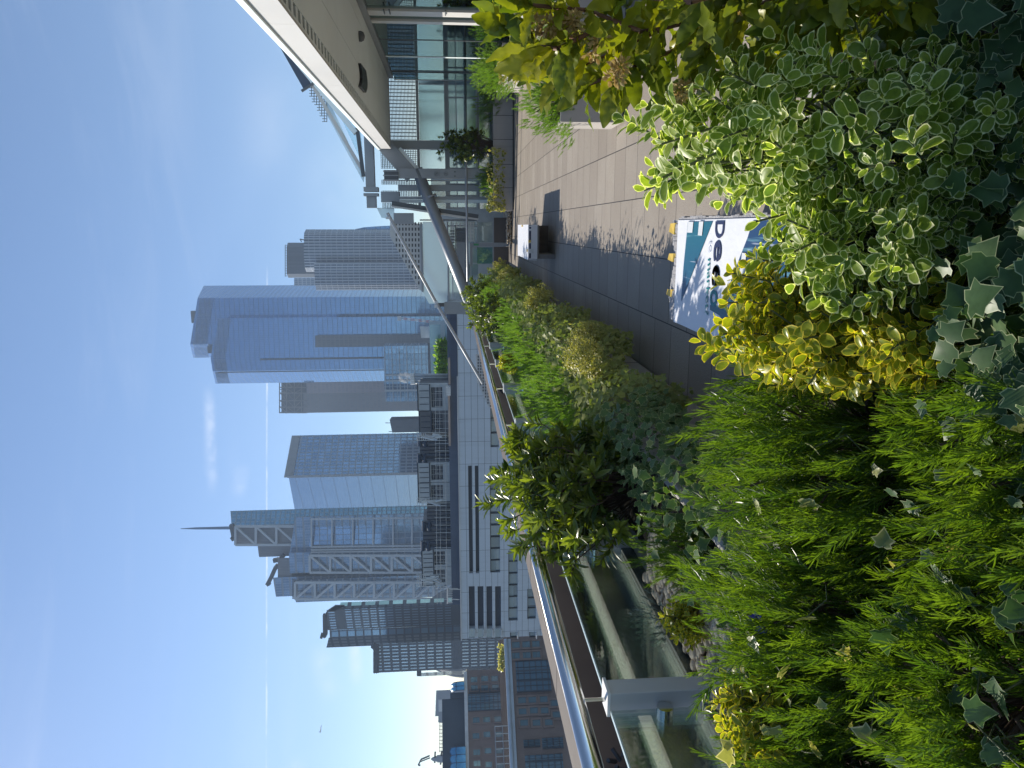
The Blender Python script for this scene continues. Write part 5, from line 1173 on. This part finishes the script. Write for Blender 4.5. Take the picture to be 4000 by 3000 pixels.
# bay shrub with faded flowers
bay = thing('bay_shrub', (.62, 1.42, NZ), 'large leaved bay shrub with faded cream flower clusters at the right edge', 'shrub')
cl = Cloud(); fl = Cloud(); lines = []; D = 1.42
BR = [((3350, -120), (2950, 20), (2600, 110), (2300, 150), (2020, 120)), ((2900, 60), (2650, 190), (2450, 270), (2300, 330)), ((2500, 120), (2300, 40), (2080, 20)), ((2800, 40), (2750, 240), (2690, 370)), ((3100, -40), (3020, 130), (2960, 250)), ((2620, 100), (2420, 190), (2250, 270), (2160, 280)), ((2950, -60), (2700, 10), (2450, -20)), ((3350, -100), (3260, 40), (3200, 120)), ((2300, 130), (2180, 190), (2070, 180)), ((3500, -150), (3200, -40), (2900, -60)), ((3560, -60), (3480, 30), (3380, 80)), ((3700, -100), (3600, -20), (3560, 60))]
for bi, br in enumerate(BR):
    dd = D + rng.uniform(-.09, .16); pts = [ony(X, Y, dd + rng.uniform(-.04, .04)) for X, Y in br]; lines.append((pts, .0042))
    for s, (a, b) in enumerate(zip(pts, pts[1:])):
        Ls = np.linalg.norm(b - a); m = int(Ls / .009) + 2; t = rng.random(m); pos = a + (b - a) * t[:, None]; ax_ = unit(np.tile(b - a, (m, 1))); ph = rng.random(m) * 2 * pi
        u = unit(np.cross(ax_, np.array((.2, .9, .3)))); w = np.cross(ax_, u); out = np.cos(ph)[:, None] * u + np.sin(ph)[:, None] * w
        d = unit(out * .8 + ax_ * rng.uniform(.2, .9, (m, 1)) + np.array((-.35, 0, -.05)))
        cl.add(L_bay, pos, d, np.array((0, -.5, .7)) + rng.normal(0, .5, (m, 3)),   .088 * rng.uniform(.6, 1.2, m), 1.1, rnd=np.clip(.15 + rng.random(m) * .5 + (.35 if bi in (0, 2, 5, 8) and s > 0 else 0), 0, 1))  # upper branches get yellower leaves, sunlight put into their colour
    e = unit(pts[-1] - pts[-2]); m = 7; d = unit(np.tile(e, (m, 1)) + rng.normal(0, .5, (m, 3))); cl.add(L_bay, np.tile(pts[-1], (m, 1)), d, np.array((0, -.5, .6)) + rng.normal(0, .5, (m, 3)), .078 * rng.uniform(.6, 1.2, m), 1.1)
for X, Y in ((2150, 100), (2240, 75), (2340, 160), (2310, 200), (2420, 260), (2650, 360), (2680, 350), (2720, 60), (2090, 95), (2870, 30), (2400, 300), (2230, 110)):
    c = ony(X, Y, D - .03 + rng.uniform(-.04, .03)); m = 55; d = unit(rng.normal(0, 1, (m, 3))); Cloud().add(L_tiny, c + d * rng.uniform(.002, .016, (m, 1)), d, rng.normal(0, 1, (m, 3)), .011).build('flower_cluster', M_flo, bay)
cl.build('foliage', M_bay, bay); M_bark = pm('bay_bark', (.15, .07, .04), .6, scale=40)
for l in lines: stems([l], 'branch', M_bark, bay)
dk = Cloud(); m = 520; p = np.c_[rng.uniform(.36, .85, m), rng.uniform(1.32, 1.85, m), rng.uniform(.75, 1.2, m)]; dk.add(L_bay, p, rng.normal(0, 1, (m, 3)) + (-.5, 0, -.3), np.array((0, -.4, .8)) + rng.normal(0, .5, (m, 3)), .085); dk.build('inner_leaves', M_bay, bay)
# ---- planting beside the rail (far to near)
def at(X, Y, z): q = onz(X, Y, z); return q
SZ_ = .62
hebe((-1.56, 4.25, .98), (.37, .70, .46), 'dark glossy hebe shrub nearest the camera, hiding the steel rail', 170, .10, 8)
hebe((-1.52, 13.0, .96), (.34, 1.0, .42), 'dark hebe shrub midway along the rail', 150, .085, 6, wid=1.1)
hebe((-1.50, 16.6, .98), (.36, 1.1, .44), 'dark hebe shrub at the far end of the rail', 130, .095, 6, wid=1.1)
G = 'rosemary bushes along the rail planter'
for (x, y, rx, ry, rz), lab, nn_, lf in (((-1.40, 2.98, .18, .24, .26), 'bright rosemary below the near hebe shrub', 190, .024), ((-1.36, 4.55, .22, .5, .22), 'shaded rosemary in front of the near hebe shrub', 240, .024), ((-1.46, 6.3, .38, .85, .48), 'tall rosemary right behind the near hebe shrub', 640, .026), ((-1.46, 8.0, .36, .8, .46), 'second rosemary behind the near hebe shrub, beside two rail posts', 560, .028), ((-1.44, 9.7, .36, .85, .44), 'rosemary with a yellow patch before the midway hebe', 520, .03), ((-1.40, 11.4, .34, .75, .42), 'rounded rosemary in front of the midway hebe', 420, .034), ((-1.38, 15.0, .28, .9, .50), 'upright rosemary between the midway and farthest hebe', 420, .036), ((-1.34, 17.6, .24, .8, .42), 'farthest rosemary by the glass gate', 180, .04)):
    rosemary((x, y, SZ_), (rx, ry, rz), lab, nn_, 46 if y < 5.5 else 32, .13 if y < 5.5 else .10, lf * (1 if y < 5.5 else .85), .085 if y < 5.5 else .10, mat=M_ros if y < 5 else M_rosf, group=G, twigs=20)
for (X, Y, x, r), lab, mt in (((2640, 2435, -1.60, .10), 'small gold edged euonymus beside the silver plant', M_euy), ((1972, 1420, -1.60, .13), 'gold patch of euonymus beneath the midway hebe', M_euy), ((2250, 1400, -.93, .19), 'pale yellow variegated shrub halfway along the rail planter', M_yel2), ((2262, 1320, -.93, .17), 'yellow variegated shrub leaning over the planter edge', M_yel2), ((2090, 1180, -.95, .24), 'large yellow variegated shrub before the dark paving', M_yel2), ((1968, 1085, -1.0, .28), 'gold shrub at the far planter edge', M_yel2), ((1915, 1025, -1.0, .26), 'farthest pale shrub beside the gate', M_yel2)):
    q = onx(X, Y, x); k = max(1, q[1] / 6); q[1] = min(q[1], 18.3); far = mt is M_yel2
    euonymus((q[0], q[1], q[2] - r * .45), (r * .8, r * (1.0 + .16 * k), r), lab, 60 if r < .12 else 110, mt, (.027 if far else .032) * min(1.35, k), 5, zmin=-.3, wid=.85, twig=r < .12)
q = at(2520, 2430, .78); o = thing('silver_artemisia', (q[0], q[1], .66), 'feathery silver plant pressed against the glass panel', 'plant'); cl = Cloud()
P, nd, d0 = dome(60, (q[0], q[1], .66), (.16, .22, .2)); lines = []
for p, d in zip(P, nd):
    m = 26; t = np.linspace(.2, 1, m); a = unit(d + (0, 0, .6)); out = unit(rng.normal(0, 1, (m, 3))); cl.add(NEED, p + a * ((t - 1) * .1)[:, None], unit(out * .7 + a), out, .022, .14); lines.append(((p - a * .12, p), .0015))
cl.build('foliage', M_sil, o); stems(lines, 'stems', M_sil, o)
o = thing('viola', (-1.4, 2.4, .7), 'small clump of dark blue violas among the rosemary', 'flowers'); cl = Cloud()
for X, Y in ((2925, 2430), (2965, 2445), (2950, 2415), (2980, 2455)):
    c = at(X, Y, .93); m = 5; a = np.arange(m) / m * 2 * pi; d = np.c_[np.cos(a), np.zeros(m), np.sin(a)]; cl.add(L_tiny, np.tile(c, (m, 1)), d, np.tile((0, -1, .3), (m, 1)), .018, 1.4); cl.build('flower', M_vio, o); cl = Cloud()
# ivy tumbling over the planter edge
def edge_ivy(lab, y0, y1, n, size, drop, mat, out=.10, pale=None):
    y = rng.uniform(y0, y1, n); t = rng.random(n) ** .8; w = .5 + .5 * np.sin(y * 2.1) * np.cos(y * .9 + 1)
    z = .80 - t * (drop * (.55 + .65 * w)); x = -1.42 + .24 * np.minimum(1, t * 3) + out * 1.9 * np.sin(np.minimum(t * 1.25, 1) * pi * .75) * (.35 + w) + rng.normal(0, .04, n) + .03
    top = rng.random(n) < .22; x = np.where(top, rng.uniform(-1.35, -1.0, n), x); z = np.where(top, .74 + rng.normal(0, .06, n), z)
    N = np.where(top[:, None], np.array((.3, -.3, .9)), np.array((.75, -.45, .35)))
    return ivy(lab, np.c_[x, y, z], N, size, mat, pale=pale)
edge_ivy('green ivy tumbling over the planter edge beside the near hebe', 2.1, 4.3, 1300, .052, .45, M_ivy, pale=14)
edge_ivy('dull green ivy tumbling over the planter edge below the tall rosemary', 4.3, 6.6, 2100, .050, .62, M_ivyd)
edge_ivy('dull ivy hanging low over the planter edge midway', 6.6, 9.6, 2300, .055, .60, M_ivyd)
edge_ivy('distant ivy hanging over the planter before the yellow shrub', 9.6, 13.2, 2000, .065, .52, M_ivyd)
edge_ivy('farthest ivy hanging over the planter by the gate', 13.2, 18.6, 1400, .075, .6, M_ivyd)
# ---- right hand planters
G2 = 'rosemary in the right hand planters'
rosemary((1.25, 7.62, .58), (.42, .30, .42), 'rosemary draping over the near corner of the grey box planter', 620, 34, .09, .024, .10, .45, M_rosf, G2, -.25)
rosemary((2.2, 7.66, .58), (.60, .30, .42), 'rosemary at the right end of the grey box planter', 560, 34, .09, .024, .10, .45, M_rosf, G2, -.2)
rosemary((3.0, 7.66, .58), (.40, .30, .46), 'rosemary cut by the picture edge in the grey box planter', 200, 36, .13, .028, .11, .6, M_rosf, G2, -.2)
rosemary((3.34, 17.3, .50), (.50, .9, .66), 'big round rosemary in the brown planter by the glass wall', 900, 26, .12, .04, .16, .45, M_rosf, G2, -.3, twigs=20)
rosemary((3.25, 20.6, .45), (.55, .42, .58), 'pale rosemary at the right end of the far planter', 200, 30, .15, .05, .17, .5, M_rosf, G2, -.2, twigs=20)
rosemary((1.25, 20.75, .48), (.55, .32, .46), 'low rosemary at the left end of the far planter', 260, 30, .15, .045, .16, .6, M_rosf, G2, -.1, twigs=20)
o = hebe((2.15, 20.7, 1.15), (.42, .32, .78), 'tall loose dark shrub in the far planter', 95, .12, 5, name='loose_shrub', wid=1.3, step=.02)
n = 260; t = rng.random(n); ivy('pale variegated ivy trailing from the far planter', np.c_[.42 + rng.random(n) ** 1.5 * 1.6, 20.36 + rng.normal(0, .04, n), .62 - t * .30 + .1 * np.sin(t * 20)], np.tile((-.2, -.9, .3), (n, 1)), .075, M_yel2)
n = 120; ivy('cream leaved trailer on the brown planter corner', np.c_[rng.normal(3.15, .12, n), 16.36 + rng.normal(0, .04, n), rng.uniform(.25, .66, n)], np.tile((-.3, -.9, .3), (n, 1)), .07, M_yel2)
# green strip on the pale roof far off
o = thing('roof_garden', (2, 89, 0), 'strip of green planting on the low pale block far below the mirror skyscraper', 'planting'); cl = Cloud()
P = np.concatenate([np.c_[np.full(1, ony(X, Y, 88.5)[0]), [88.5], np.full(1, ony(X, Y, 88.5)[2])] for X, Y in zip(rng.uniform(1712, 1745, 420), rng.uniform(1330, 1475, 420))]); cl.add(L_tiny, P + rng.normal(0, .15, P.shape), rng.normal(0, 1, P.shape) + (0, 0, .8), rng.normal(0, 1, P.shape), .55); cl.build('foliage', M_rosf, o)
o = thing('roof_creeper', (-28, 92, 0), 'pale green creeper on the roof corner beside the lower brown building', 'planting'); cl = Cloud()
P = np.array([ony(X, Y, 93) for X, Y in zip(rng.uniform(1955, 1972, 150), rng.uniform(2525, 2612, 150))]); cl.add(L_tiny, P, rng.normal(0, 1, P.shape) + (0, 0, .8), rng.normal(0, 1, P.shape), .6); cl.build('foliage', M_yel2, o)
# =====================================================================  AIR
m, t, out = newmat('haze_air')
pv = t.new('ShaderNodeVolumePrincipled', {'Color': (.62, .78, 1.0, 1), 'Density': HAZE, 'Anisotropy': 0.0})
t.l.new(pv.outputs[0], out.inputs['Volume'])
hz = MB().box(-905, 905, -305, 1205, -43.2, 262).build('haze', m, origin=(0, 0, -43.2)); hz['kind'] = 'stuff'
